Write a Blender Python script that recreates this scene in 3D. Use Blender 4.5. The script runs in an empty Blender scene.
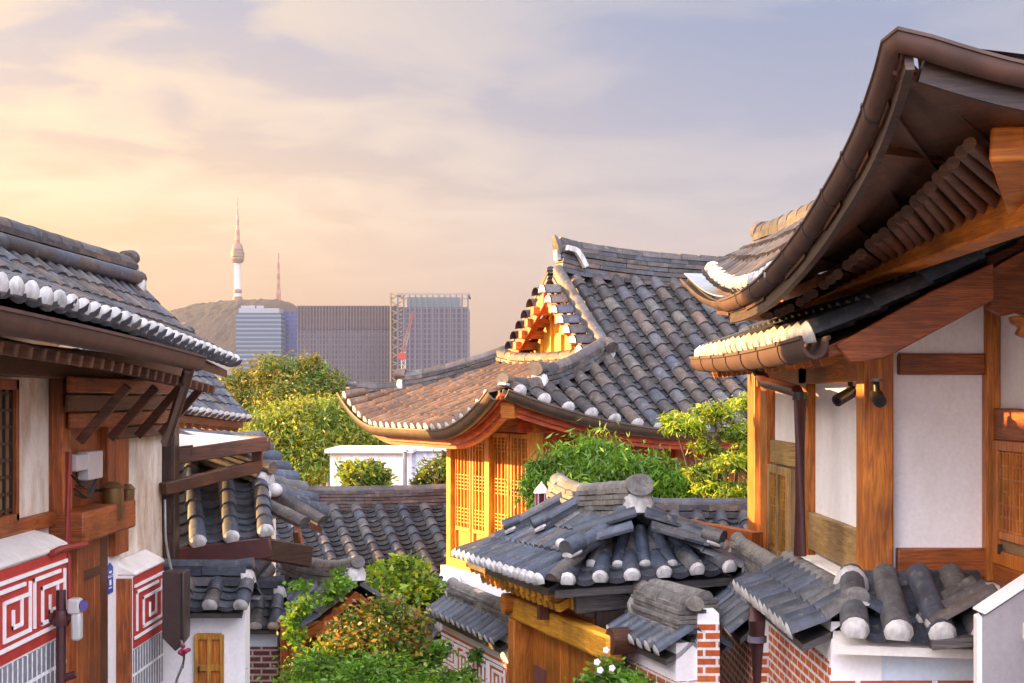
import bpy, math, random
import numpy as np
from mathutils import Vector, Matrix
R = math.radians
random.seed(7)
sc = bpy.context.scene
col = sc.collection

# ------------------------------------------------------------------ camera, sky, sun, exposure
F, HY = 1500.0, 400.0                       # focal length in pixels, row of the horizon
cam = bpy.data.objects.new('camera', bpy.data.cameras.new('camera'))
col.objects.link(cam)
cam.rotation_euler = (R(90), 0, 0)
cam.data.sensor_width = 36
cam.data.lens = F * 36 / 1024
cam.data.shift_y = (HY - 341.5) / 1024
cam.data.clip_start, cam.data.clip_end = 0.1, 30000
sc.camera = cam
sc.view_settings.view_transform = 'Standard'
sc.view_settings.look = 'None'
sc.view_settings.exposure = 2.4
sc.view_settings.gamma = 1

SUN_EL, SUN_AZ = R(12), R(-74)              # azimuth measured from the view direction (+Y), to the left
sdir = Vector((math.sin(SUN_AZ) * math.cos(SUN_EL), math.cos(SUN_AZ) * math.cos(SUN_EL), math.sin(SUN_EL)))
sun = bpy.data.objects.new('sun', bpy.data.lights.new('sun', 'SUN'))
col.objects.link(sun)
sun.rotation_euler = (-sdir).to_track_quat('-Z', 'Y').to_euler()
sun.data.energy, sun.data.angle, sun.data.color = 5.0, R(0.6), (1, .56, .20)

world = bpy.data.worlds.new('World'); sc.world = world; world.use_nodes = True
wt = world.node_tree; wn, wl = wt.nodes, wt.links; wn.clear()
def N(tree, typ, **kw):
    n = tree.nodes.new(typ)
    for k, v in kw.items():
        if k.startswith('i_'): n.inputs[int(k[2:])].default_value = v
        else: setattr(n, k, v)
    return n
def ramp(tree, stops, interp='LINEAR'):
    n = tree.nodes.new('ShaderNodeValToRGB'); e = n.color_ramp.elements
    n.color_ramp.interpolation = interp
    while len(e) < len(stops): e.new(.5)
    for k, (p, c) in enumerate(stops):
        e[k].position = p; e[k].color = (c[0], c[1], c[2], 1) if not isinstance(c, float) else (c, c, c, 1)
    return n
def mth(tree, op, a, b=None, clamp=False):
    n = tree.nodes.new('ShaderNodeMath'); n.operation = op; n.use_clamp = clamp
    for k, v in enumerate((a, b)):
        if v is None: continue
        if isinstance(v, (int, float)): n.inputs[k].default_value = v
        else: tree.links.new(v, n.inputs[k])
    return n.outputs[0]
def mix(tree, fac, a, b, blend='MIX'):
    n = tree.nodes.new('ShaderNodeMixRGB'); n.blend_type = blend
    for k, v in enumerate((fac, a, b)):
        if isinstance(v, (int, float)): n.inputs[k].default_value = v
        elif isinstance(v, tuple): n.inputs[k].default_value = (*v, 1)
        else: tree.links.new(v, n.inputs[k])
    return n.outputs[0]
def build_sky():
    T = wt
    out = N(T, 'ShaderNodeOutputWorld'); bg = N(T, 'ShaderNodeBackground'); bg.inputs[1].default_value = 0.1
    T.links.new(bg.outputs[0], out.inputs[0])
    nis = N(T, 'ShaderNodeTexSky', sky_type='NISHITA', sun_disc=False, sun_elevation=SUN_EL, sun_rotation=SUN_AZ)
    nis.air_density, nis.dust_density, nis.ozone_density = 1.2, 2.0, 1.0
    tc = N(T, 'ShaderNodeTexCoord'); sep = N(T, 'ShaderNodeSeparateXYZ'); T.links.new(tc.outputs['Generated'], sep.inputs[0])
    X, Y, Z = sep.outputs
    # warmth: 1 towards the sun's side, 0 away from it
    dot = N(T, 'ShaderNodeVectorMath', operation='DOT_PRODUCT'); T.links.new(tc.outputs['Generated'], dot.inputs[0])
    dot.inputs[1].default_value = (math.sin(SUN_AZ), math.cos(SUN_AZ), 0)
    warm = N(T, 'ShaderNodeMapRange', interpolation_type='SMOOTHSTEP'); T.links.new(dot.outputs['Value'], warm.inputs[0])
    warm.inputs[1].default_value, warm.inputs[2].default_value = 0.08, 0.64
    w = warm.outputs[0]
    el = mth(T, 'MAXIMUM', Z, 0.0)
    rw = ramp(T, [(0, (.46, .29, .19)), (.045, (.56, .345, .20)), (.12, (.80, .50, .23)), (.19, (.66, .50, .40)), (.27, (.44, .43, .52)), (.5, (.92, .84, .86)), (1, (.8, .85, 1.0))])
    rc = ramp(T, [(0, (.36, .27, .26)), (.06, (.38, .31, .32)), (.12, (.34, .35, .42)), (.18, (.27, .31, .45)), (.27, (.21, .28, .46)), (.5, (.82, .78, .88)), (1, (.8, .85, 1.0))])
    T.links.new(el, rw.inputs[0]); T.links.new(el, rc.inputs[0])
    base = mix(T, w, rc.outputs[0], rw.outputs[0])
    # clouds: noise on a flat layer seen in perspective
    zz = mth(T, 'ADD', el, 0.10)
    cx = mth(T, 'DIVIDE', X, zz); cy = mth(T, 'DIVIDE', Y, zz)
    cmb = N(T, 'ShaderNodeCombineXYZ'); T.links.new(cx, cmb.inputs[0]); T.links.new(cy, cmb.inputs[1])
    mp = N(T, 'ShaderNodeMapping'); mp.inputs['Scale'].default_value = (1.3, 1.25, 1); mp.inputs['Rotation'].default_value = (0, 0, R(-28)); mp.inputs['Location'].default_value = (3.3, 1.2, 0)
    T.links.new(cmb.outputs[0], mp.inputs[0])
    n1 = N(T, 'ShaderNodeTexNoise'); T.links.new(mp.outputs[0], n1.inputs[0])
    n1.inputs['Scale'].default_value = 1.5; n1.inputs['Detail'].default_value = 9; n1.inputs['Roughness'].default_value = .52; n1.inputs['Distortion'].default_value = .5
    cr = ramp(T, [(.45, 0.0), (.53, .6), (.62, 1.0)]); T.links.new(n1.outputs[0], cr.inputs[0])
    hi = N(T, 'ShaderNodeMapRange', interpolation_type='SMOOTHSTEP'); T.links.new(el, hi.inputs[0]); hi.inputs[1].default_value = .06; hi.inputs[2].default_value = .14
    cw = mth(T, 'MULTIPLY', w, .55); cw = mth(T, 'ADD', cw, .30)
    cf = mth(T, 'MULTIPLY', mth(T, 'MULTIPLY', cr.outputs[0], hi.outputs[0]), cw)
    ccol = mix(T, w, (.58, .53, .52), (1.0, .72, .42))
    skyc = mix(T, cf, base, ccol)
    # the overhead and eastern sky is the bright part that lights the shade
    up = N(T, 'ShaderNodeMapRange', interpolation_type='SMOOTHSTEP'); T.links.new(el, up.inputs[0]); up.inputs[1].default_value = .27; up.inputs[2].default_value = .6
    up.inputs[3].default_value = 1.0; up.inputs[4].default_value = 1.05
    back = N(T, 'ShaderNodeMapRange', interpolation_type='SMOOTHSTEP'); T.links.new(Y, back.inputs[0]); back.inputs[1].default_value = .3; back.inputs[2].default_value = -.6
    back.inputs[3].default_value = 0.0; back.inputs[4].default_value = 6.6
    gain = mth(T, 'ADD', up.outputs[0], back.outputs[0])
    vs = N(T, 'ShaderNodeVectorMath', operation='SCALE'); T.links.new(skyc, vs.inputs[0]); T.links.new(mth(T, 'MULTIPLY', gain, 1.98), vs.inputs['Scale'])
    fin = mix(T, .06, vs.outputs[0], nis.outputs[0], 'ADD')
    T.links.new(fin, bg.inputs[0])
build_sky()

# ------------------------------------------------------------------ helpers
BASE = {}
V = Vector
UPV = V((0, 0, 1))
def at(px, py, D): return V(((px - 512) / F * D, D, (HY - py) / F * D))
def gz(y):                                   # height of the ground along the downhill lane
    if y < 6: return -1.75 - .19 * max(y, -20)
    if y < 40: return -2.89 - .16 * (y - 6)
    if y < 300: return -8.33 - .085 * (y - 40)
    return -30.4 - min(10, (y - 300) * .02)
def tag(o, label=None, cat=None, group=None, kind=None):
    if label: o['label'] = label
    if cat: o['category'] = cat
    if group: o['group'] = group
    if kind: o['kind'] = kind
    return o
def thing(name, label, cat, loc, group=None):
    o = bpy.data.objects.new(name, None); col.objects.link(o); o.location = loc
    o.empty_display_size = .3
    BASE[o.name] = V(loc)
    return tag(o, label, cat, group)
def uv_world(me):
    n = len(me.loops)
    if not n: return
    vi = np.empty(n, np.int32); me.loops.foreach_get('vertex_index', vi)
    co = np.empty(len(me.vertices) * 3); me.vertices.foreach_get('co', co); co = co.reshape(-1, 3)[vi]
    npoly = len(me.polygons); nr = np.empty(npoly * 3); me.polygons.foreach_get('normal', nr); nr = nr.reshape(-1, 3)
    lt = np.empty(npoly, np.int32); me.polygons.foreach_get('loop_total', lt)
    nr = np.repeat(nr, lt, 0)
    flat = np.abs(nr[:, 2]) > .8
    tx, ty = -nr[:, 1], nr[:, 0]
    ln = np.maximum(np.hypot(tx, ty), 1e-6)
    u = np.where(flat, co[:, 0], (co[:, 0] * tx + co[:, 1] * ty) / ln)
    v = np.where(flat, co[:, 1], co[:, 2])
    uvl = me.uv_layers.new(name='UVMap')
    uvl.data.foreach_set('uv', np.stack([u, v], 1).astype(np.float32).ravel())
class MB:
    def __init__(s): s.v, s.f, s.rng = [], [], []
    def add(s, vs, fs):
        k = len(s.v); s.v += [tuple(p) for p in vs]; s.f += [tuple(k + i for i in f) for f in fs]; return s
    def box(s, c, sx, sy, sz, ax=None):
        X, Y, Z = ax or (V((1, 0, 0)), V((0, 1, 0)), V((0, 0, 1)))
        c = V(c)
        P = [c + X * (sx / 2 * i) + Y * (sy / 2 * j) + Z * (sz / 2 * k) for k in (-1, 1) for i, j in ((-1, -1), (1, -1), (1, 1), (-1, 1))]
        return s.add(P, [(3, 2, 1, 0), (4, 5, 6, 7), (0, 1, 5, 4), (1, 2, 6, 5), (2, 3, 7, 6), (3, 0, 4, 7)])
    def ext(s, x0, x1, y0, y1, z0, z1): return s.box(((x0 + x1) / 2, (y0 + y1) / 2, (z0 + z1) / 2), abs(x1 - x0), abs(y1 - y0), abs(z1 - z0))
    def merge(s, o):
        n = len(s.f); s.rng += [(n, n + len(o.f), 1)]; return s.add(o.v, o.f)
    def bar(s, p0, p1, w, h, up=UPV):
        p0, p1 = V(p0), V(p1); d = p1 - p0; L = d.length; d.normalize()
        sd = d.cross(up)
        if sd.length < 1e-4: sd = d.cross(V((0, 1, 0)))
        sd.normalize(); u = sd.cross(d)
        return s.box((p0 + p1) / 2, w, L, h, (sd, d, u))
    def prism(s, poly, vec):
        poly = [V(p) for p in poly]; vec = V(vec); n = len(poly)
        nr = V((0, 0, 0))
        for i in range(n): nr += poly[i].cross(poly[(i + 1) % n])
        if nr.dot(vec) > 0: poly = poly[::-1]
        return s.add(poly + [p + vec for p in poly], [tuple(range(n)), tuple(range(2 * n - 1, n - 1, -1))] + [(i, i + n, (i + 1) % n + n, (i + 1) % n) for i in range(n)])
    def sweep(s, path, prof, closed=True, caps=True, scale=None, up=UPV):
        path = [V(p) for p in path]; m = len(prof); k0 = len(s.v); n = len(path)
        for i, p in enumerate(path):
            d = path[min(i + 1, n - 1)] - path[max(i - 1, 0)]; d.normalize()
            sd = d.cross(up)
            if sd.length < 1e-3: sd = d.cross(V((0, 1, 0.01)))
            sd.normalize(); u = sd.cross(d); q = scale[i] if scale else 1
            for a, b in prof: s.v.append(tuple(p + sd * (a * q) + u * (b * q)))
        for i in range(n - 1):
            for j in range(m if closed else m - 1):
                a = k0 + i * m + j; b = k0 + i * m + (j + 1) % m
                s.f.append((a, b, b + m, a + m))
        if caps and closed:
            s.f.append(tuple(k0 + j for j in range(m))[::-1]); s.f.append(tuple(k0 + (n - 1) * m + j for j in range(m)))
        return s
    def tube(s, path, r, n=8, taper=None):
        return s.sweep(path, [(r * math.cos(-2 * math.pi * k / n), r * math.sin(-2 * math.pi * k / n)) for k in range(n)], scale=taper)
    def lathe(s, c, prof, n=16, ax=None):
        c = V(c); X, Y, Z = ax or (V((1, 0, 0)), V((0, 1, 0)), V((0, 0, 1)))
        k0 = len(s.v); m = len(prof)
        for i in range(n):
            a = 2 * math.pi * i / n
            for r, z in prof: s.v.append(tuple(c + X * (r * math.cos(a)) + Y * (r * math.sin(a)) + Z * z))
        for i in range(n):
            for j in range(m - 1):
                a = k0 + i * m + j; b = k0 + (i + 1) % n * m + j
                s.f.append((a, b, b + 1, a + 1))
        return s
    def ball(s, c, rx, ry, rz, n=12):
        pr = [(math.sin(math.pi * k / 8), -math.cos(math.pi * k / 8)) for k in range(9)]
        return s.lathe(c, pr, n, (V((rx, 0, 0)), V((0, ry, 0)), V((0, 0, rz))))
    def build(s, name, mat, parent=None, base=None, bevel=0, smooth=False):
        b = BASE[parent.name] if parent else V(base if base is not None else (0, 0, 0))
        me = bpy.data.meshes.new(name)
        me.from_pydata(s.v, [], s.f)
        me.update(); uv_world(me)
        if b.length: me.transform(Matrix.Translation(-b))
        for q in (mat if isinstance(mat, list) else [mat]): me.materials.append(q)
        if isinstance(mat, list):
            mi = np.zeros(len(s.f), np.int32)
            for a, e, k in s.rng: mi[a:e] = k
            me.polygons.foreach_set('material_index', mi)
        o = bpy.data.objects.new(name, me); col.objects.link(o)
        if parent: o.parent = parent
        else: o.location = b
        BASE[o.name] = b
        me.polygons.foreach_set('use_smooth', [True] * len(me.polygons)); me.set_sharp_from_angle(angle=R(42))
        if bevel:
            md = o.modifiers.new('bevel', 'BEVEL'); md.width = bevel; md.segments = 2; md.limit_method = 'ANGLE'
        if smooth:
            me.polygons.foreach_set('use_smooth', [True] * len(me.polygons))
        return o
def lerp(a, b, t): return a + (b - a) * t
def resample(path, step):
    path = [V(p) for p in path]; out = [path[0]]; acc = 0
    cum = [0]
    for a, b in zip(path, path[1:]): cum.append(cum[-1] + (b - a).length)
    n = max(1, round(cum[-1] / step))
    def pt(d):
        for i in range(len(cum) - 1):
            if d <= cum[i + 1] + 1e-9: return path[i].lerp(path[i + 1], (d - cum[i]) / max(1e-9, cum[i + 1] - cum[i]))
        return path[-1]
    return [pt(cum[-1] * k / n) for k in range(n + 1)]
def curve(pts, n=24):                         # Catmull-Rom through the points
    pts = [V(p) for p in pts]; P = [2 * pts[0] - pts[1]] + pts + [2 * pts[-1] - pts[-2]]; out = []
    m = len(pts) - 1
    for k in range(n + 1):
        t = k / n * m; i = min(int(t), m - 1); t -= i
        a, b, c, d = P[i:i + 4]
        out.append(.5 * (2 * b + (c - a) * t + (2 * a - 5 * b + 4 * c - d) * t * t + (3 * b - a - 3 * c + d) * t ** 3))
    return out

# ------------------------------------------------------------------ materials
def new_mat(name):
    m = bpy.data.materials.new(name); m.use_nodes = True; t = m.node_tree
    return m, t, t.nodes['Principled BSDF']
def coords(t, scale=(1, 1, 1), kind='Object'):
    tc = N(t, 'ShaderNodeTexCoord'); mp = N(t, 'ShaderNodeMapping'); mp.inputs['Scale'].default_value = scale
    t.links.new(tc.outputs[kind], mp.inputs[0]); return mp.outputs[0]
def noise(t, vec, scale, detail=4, rough=.55, dist=0):
    n = N(t, 'ShaderNodeTexNoise'); t.links.new(vec, n.inputs[0])
    n.inputs['Scale'].default_value = scale; n.inputs['Detail'].default_value = detail; n.inputs['Roughness'].default_value = rough; n.inputs['Distortion'].default_value = dist
    return n.outputs[0]
def bump(t, b, h, strength=.3, dist=.02):
    n = N(t, 'ShaderNodeBump'); n.inputs['Strength'].default_value = strength; n.inputs['Distance'].default_value = dist
    t.links.new(h, n.inputs['Height']); t.links.new(n.outputs[0], b.inputs['Normal'])
def tile_mat(name, stops, rough=.55):
    m, t, b = new_mat(name)
    g = N(t, 'ShaderNodeNewGeometry'); rp = ramp(t, stops); t.links.new(g.outputs['Random Per Island'], rp.inputs[0])
    c = coords(t); n1 = noise(t, c, 6, 8, .72); n2 = noise(t, c, 38, 6, .7)
    r1 = ramp(t, [(.36, .5), (.64, 1.35)]); t.links.new(n1, r1.inputs[0])
    r2 = ramp(t, [(.3, .62), (.7, 1.28)]); t.links.new(n2, r2.inputs[0])
    k = mix(t, 1, rp.outputs[0], r1.outputs[0], 'MULTIPLY'); k = mix(t, 1, k, r2.outputs[0], 'MULTIPLY')
    lich = ramp(t, [(.57, 0.0), (.68, .75)]); t.links.new(noise(t, c, 11, 8, .7), lich.inputs[0])
    k = mix(t, lich.outputs[0], k, (.17, .155, .125))
    t.links.new(k, b.inputs['Base Color']); b.inputs['Roughness'].default_value = rough
    bump(t, b, n2, .35, .01)
    return m
TILE = tile_mat('slate_grey_clay_tile', [(0, (0.01989, 0.02519, 0.04111)), (.3, (0.05635, 0.06961, 0.1028)), (.55, (0.03315, 0.03713, 0.05171)), (.8, (0.09282, 0.09282, 0.09945)), (1, (0.07624, 0.05967, 0.04774))], .52)
TILE_SUNLIT = tile_mat('sunlight_toned_clay_tile', [(0, (.085, .04, .018)), (.4, (.15, .07, .03)), (.75, (.10, .058, .035)), (1, (.21, .10, .04))], .62)  # low sun's orange put into the tile colour, for the sunny side slope
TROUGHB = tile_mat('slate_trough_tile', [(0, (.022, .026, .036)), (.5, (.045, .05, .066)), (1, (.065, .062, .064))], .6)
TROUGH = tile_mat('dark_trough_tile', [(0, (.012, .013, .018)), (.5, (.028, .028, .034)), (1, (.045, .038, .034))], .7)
TILE_OLD = tile_mat('weathered_grey_clay_tile', [(0, (0.07987, 0.07543, 0.07543)), (.35, (0.1863, 0.1731, 0.1597)), (.7, (0.1331, 0.1243, 0.1198)), (1, (0.2396, 0.2085, 0.1775))], .75)
TILE_BROWN = tile_mat('brown_weathered_clay_tile', [(0, (0.02252, 0.02027, 0.02365)), (.3, (0.05068, 0.04279, 0.04279)), (.55, (0.08445, 0.06195, 0.05068)), (.78, (0.04505, 0.05068, 0.07319)), (.93, (0.0957, 0.09008, 0.08445)), (1, (0.1182, 0.06195, 0.03942))], .58)
def wood_mat(name, c1, c2, axis='z', rough=.5):
    m, t, b = new_mat(name)
    s = {'z': (14, 14, 1.0), 'h': (1.2, 1.2, 22)}[axis]
    c = coords(t, s); n1 = noise(t, c, 2.2, 7, .6, 1.5)
    r1 = ramp(t, [(.32, tuple(q * .7 for q in c2)), (.46, c2), (.62, c1)]); t.links.new(n1, r1.inputs[0])
    n2 = noise(t, coords(t), 1.7, 4); r2 = ramp(t, [(.34, .55), (.62, 1.12)]); t.links.new(n2, r2.inputs[0])
    k = mix(t, 1, r1.outputs[0], r2.outputs[0], 'MULTIPLY')
    t.links.new(k, b.inputs['Base Color']); b.inputs['Roughness'].default_value = rough
    bump(t, b, n1, .25, .006)
    return m
WOOD = {}  # bright: gold timber copy with direct sunlight put into its colour
for nm, (c1, c2) in {'rail': ((.36, .10, .013), (.22, .05, .006)), 'bright': ((.80, .40, .035), (.58, .24, .018)), 'bounce_lit': ((.60, .10, .010), (.38, .045, .005)), 'orange': ((.56, .19, .02), (.37, .10, .009)), 'red': ((.38, .10, .015), (.21, .045, .007)), 'gold': ((0.4752, 0.2376, 0.0297), (0.3432, 0.132, 0.0132)),  # deep red copy for the eaves carries bounced sunlight in its colour
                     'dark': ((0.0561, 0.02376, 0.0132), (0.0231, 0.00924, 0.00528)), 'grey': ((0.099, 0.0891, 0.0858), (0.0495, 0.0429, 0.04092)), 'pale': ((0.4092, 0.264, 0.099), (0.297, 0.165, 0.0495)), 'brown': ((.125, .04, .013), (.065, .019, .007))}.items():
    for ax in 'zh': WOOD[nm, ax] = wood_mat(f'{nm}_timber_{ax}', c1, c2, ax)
def plaster_mat(name, c, stain=(.5, .42, .32), amt=.35, scale=1.3):
    m, t, b = new_mat(name)
    cc = coords(t, (1, 1, .45)); n1 = noise(t, cc, scale, 8, .68); n2 = noise(t, coords(t), 30, 5, .6)
    r1 = ramp(t, [(.42, 0.0), (.68, amt)]); t.links.new(n1, r1.inputs[0])
    k = mix(t, r1.outputs[0], c, stain)
    r2 = ramp(t, [(.3, .92), (.7, 1.03)]); t.links.new(n2, r2.inputs[0])
    k = mix(t, 1, k, r2.outputs[0], 'MULTIPLY')
    t.links.new(k, b.inputs['Base Color']); b.inputs['Roughness'].default_value = .9
    bump(t, b, n2, .2, .008)
    return m
WHITE = plaster_mat('white_lime_plaster', (.88, .86, .87), (.62, .57, .53), .5)
DIRTY = plaster_mat('stained_old_plaster', (.80, .72, .62), (.40, .22, .09), .9, 2.4)
ENDW = plaster_mat('tile_end_plaster', (.50, .48, .47), (.15, .14, .13), .85, 9)
CURB = plaster_mat('pale_mortar_ledge', (.78, .73, .68), (.5, .45, .40), .5, 3)
CONC = plaster_mat('grey_rough_render', (.30, .285, .31), (.23, .22, .24), .6, 14)
BLUEW = plaster_mat('pale_blue_render', (.60, .68, .78), (.5, .5, .5), .35, 1.5)
def brick_mat(name, c1, c2, mortar, bw, bh, ms=.012, off=.5):
    m, t, b = new_mat(name)
    tc = N(t, 'ShaderNodeTexCoord'); br = N(t, 'ShaderNodeTexBrick'); t.links.new(tc.outputs['UV'], br.inputs[0])
    br.offset = off
    br.inputs['Color1'].default_value = (*c1, 1); br.inputs['Color2'].default_value = (*c2, 1); br.inputs['Mortar'].default_value = (*mortar, 1)
    br.inputs['Scale'].default_value = 1; br.inputs['Brick Width'].default_value = bw; br.inputs['Row Height'].default_value = bh; br.inputs['Mortar Size'].default_value = ms
    br.inputs['Mortar Smooth'].default_value = .15
    n = noise(t, coords(t), 22, 5, .65); r = ramp(t, [(.3, .7), (.7, 1.18)]); t.links.new(n, r.inputs[0])
    k = mix(t, 1, br.outputs[0], r.outputs[0], 'MULTIPLY')
    t.links.new(k, b.inputs['Base Color']); b.inputs['Roughness'].default_value = .85
    inv = mth(t, 'SUBTRACT', 1, br.outputs['Fac']); bump(t, b, inv, .7, .008)
    return m
BRICK = brick_mat('red_brick_white_mortar', (.56, .13, .03), (.42, .08, .02), (.74, .69, .67), .215, .072, .012)
BRICK_D = brick_mat('dark_red_brick', (.21, .05, .035), (.12, .04, .035), (.50, .44, .42), .22, .075, .012)
GREYB = brick_mat('grey_brick_white_grout', (.24, .25, .29), (.17, .18, .22), (.80, .79, .80), .11, .30, .016, 0)
def simple(name, c, rough=.5, metal=0, var=.25, scale=8):
    m, t, b = new_mat(name)
    n = noise(t, coords(t), scale, 5, .6); r = ramp(t, [(.3, 1 - var), (.7, 1 + var * .5)]); t.links.new(n, r.inputs[0])
    t.links.new(mix(t, 1, c, r.outputs[0], 'MULTIPLY'), b.inputs['Base Color'])
    b.inputs['Roughness'].default_value = rough; b.inputs['Metallic'].default_value = metal
    return m
REDP = simple('red_painted_panel', (.42, .03, .02), .7)
REDB = simple('brick_red_panel', (.50, .13, .05), .8)
LINEW = simple('white_line_relief', (.85, .83, .83), .8, 0, .12)
COPPER = simple('brown_copper_gutter', (.062, .026, .017), .62, .0, .5, 5)
COPPER_OLD = simple('weathered_copper_gutter', (.085, .055, .035), .5, .5, .5, 4)
PIPE = simple('dark_red_brown_pipe', (.07, .022, .022), .4, .1)
GASRED = simple('red_gas_pipe_paint', (.30, .03, .025), .45)
DARK = simple('black_metal', (.025, .022, .022), .45, .3)
STEEL = simple('blue_grey_flashing', (.34, .40, .48), .4, .5)
GREYMETAL = simple('grey_metal', (.26, .26, .27), .45, .5)
BRASS = simple('aged_brass', (.22, .13, .05), .45, .6)
PLASTIC = simple('off_white_plastic', (.46, .44, .43), .5, 0, .1)
PAPER = simple('door_paper', (.50, .22, .035), .8, 0, .2, 2)
PAPERW = simple('window_backing', (.22, .13, .06), .85, 0, .3, 3)
BLUESIGN = simple('blue_enamel', (.015, .07, .38), .4, 0, .05)
BLUESHEET = simple('pale_blue_sheet', (.62, .70, .80), .6, 0, .12)
def leaf_mat(name, cols, trans=.35):
    m, t, b = new_mat(name)
    g = N(t, 'ShaderNodeNewGeometry'); rp = ramp(t, [(k / (len(cols) - 1), c) for k, c in enumerate(cols)]); t.links.new(g.outputs['Random Per Island'], rp.inputs[0])
    n = noise(t, coords(t), 2.6, 5, .65); r = ramp(t, [(.33, .45), (.66, 1.45)]); t.links.new(n, r.inputs[0])
    k = mix(t, 1, rp.outputs[0], r.outputs[0], 'MULTIPLY')
    t.links.new(k, b.inputs['Base Color']); b.inputs['Roughness'].default_value = .5
    tr = N(t, 'ShaderNodeBsdfTranslucent'); t.links.new(mix(t, 1, k, (1.5, 1.5, .6), 'MULTIPLY'), tr.inputs[0])
    ms = N(t, 'ShaderNodeMixShader'); ms.inputs[0].default_value = trans
    t.links.new(b.outputs[0], ms.inputs[1]); t.links.new(tr.outputs[0], ms.inputs[2])
    t.links.new(ms.outputs[0], t.nodes['Material Output'].inputs[0])
    return m
LEAF = {'yellow': leaf_mat('yellow_green_leaves', [(.13, .17, .012), (.22, .25, .015), (.28, .27, .02), (.08, .12, .012)]),
        'olive': leaf_mat('olive_gold_leaves', [(0.09594, 0.09594, 0.01279), (0.1706, 0.1439, 0.01706), (0.1386, 0.1279, 0.01279), (0.06396, 0.07995, 0.01279)]),
        'green': leaf_mat('fresh_green_leaves', [(0.07462, 0.1812, 0.01279), (0.1279, 0.2878, 0.02132), (0.2132, 0.3624, 0.02665), (0.04264, 0.1066, 0.01279)]),
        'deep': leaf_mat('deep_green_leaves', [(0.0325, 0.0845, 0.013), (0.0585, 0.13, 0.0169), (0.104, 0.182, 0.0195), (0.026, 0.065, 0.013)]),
        'lime': leaf_mat('lime_leaves', [(0.1535, 0.2609, 0.01151), (0.2456, 0.3223, 0.01535), (0.3223, 0.3531, 0.01535), (0.09209, 0.1842, 0.01151)]),
        'rust': leaf_mat('rust_and_green_leaves', [(.36, .10, .03), (.16, .24, .02), (.38, .22, .03), (.12, .20, .02), (.30, .09, .04), (.22, .28, .03)])}
BARK = simple('bark', (.09, .06, .04), .9, 0, .4, 12)

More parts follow.
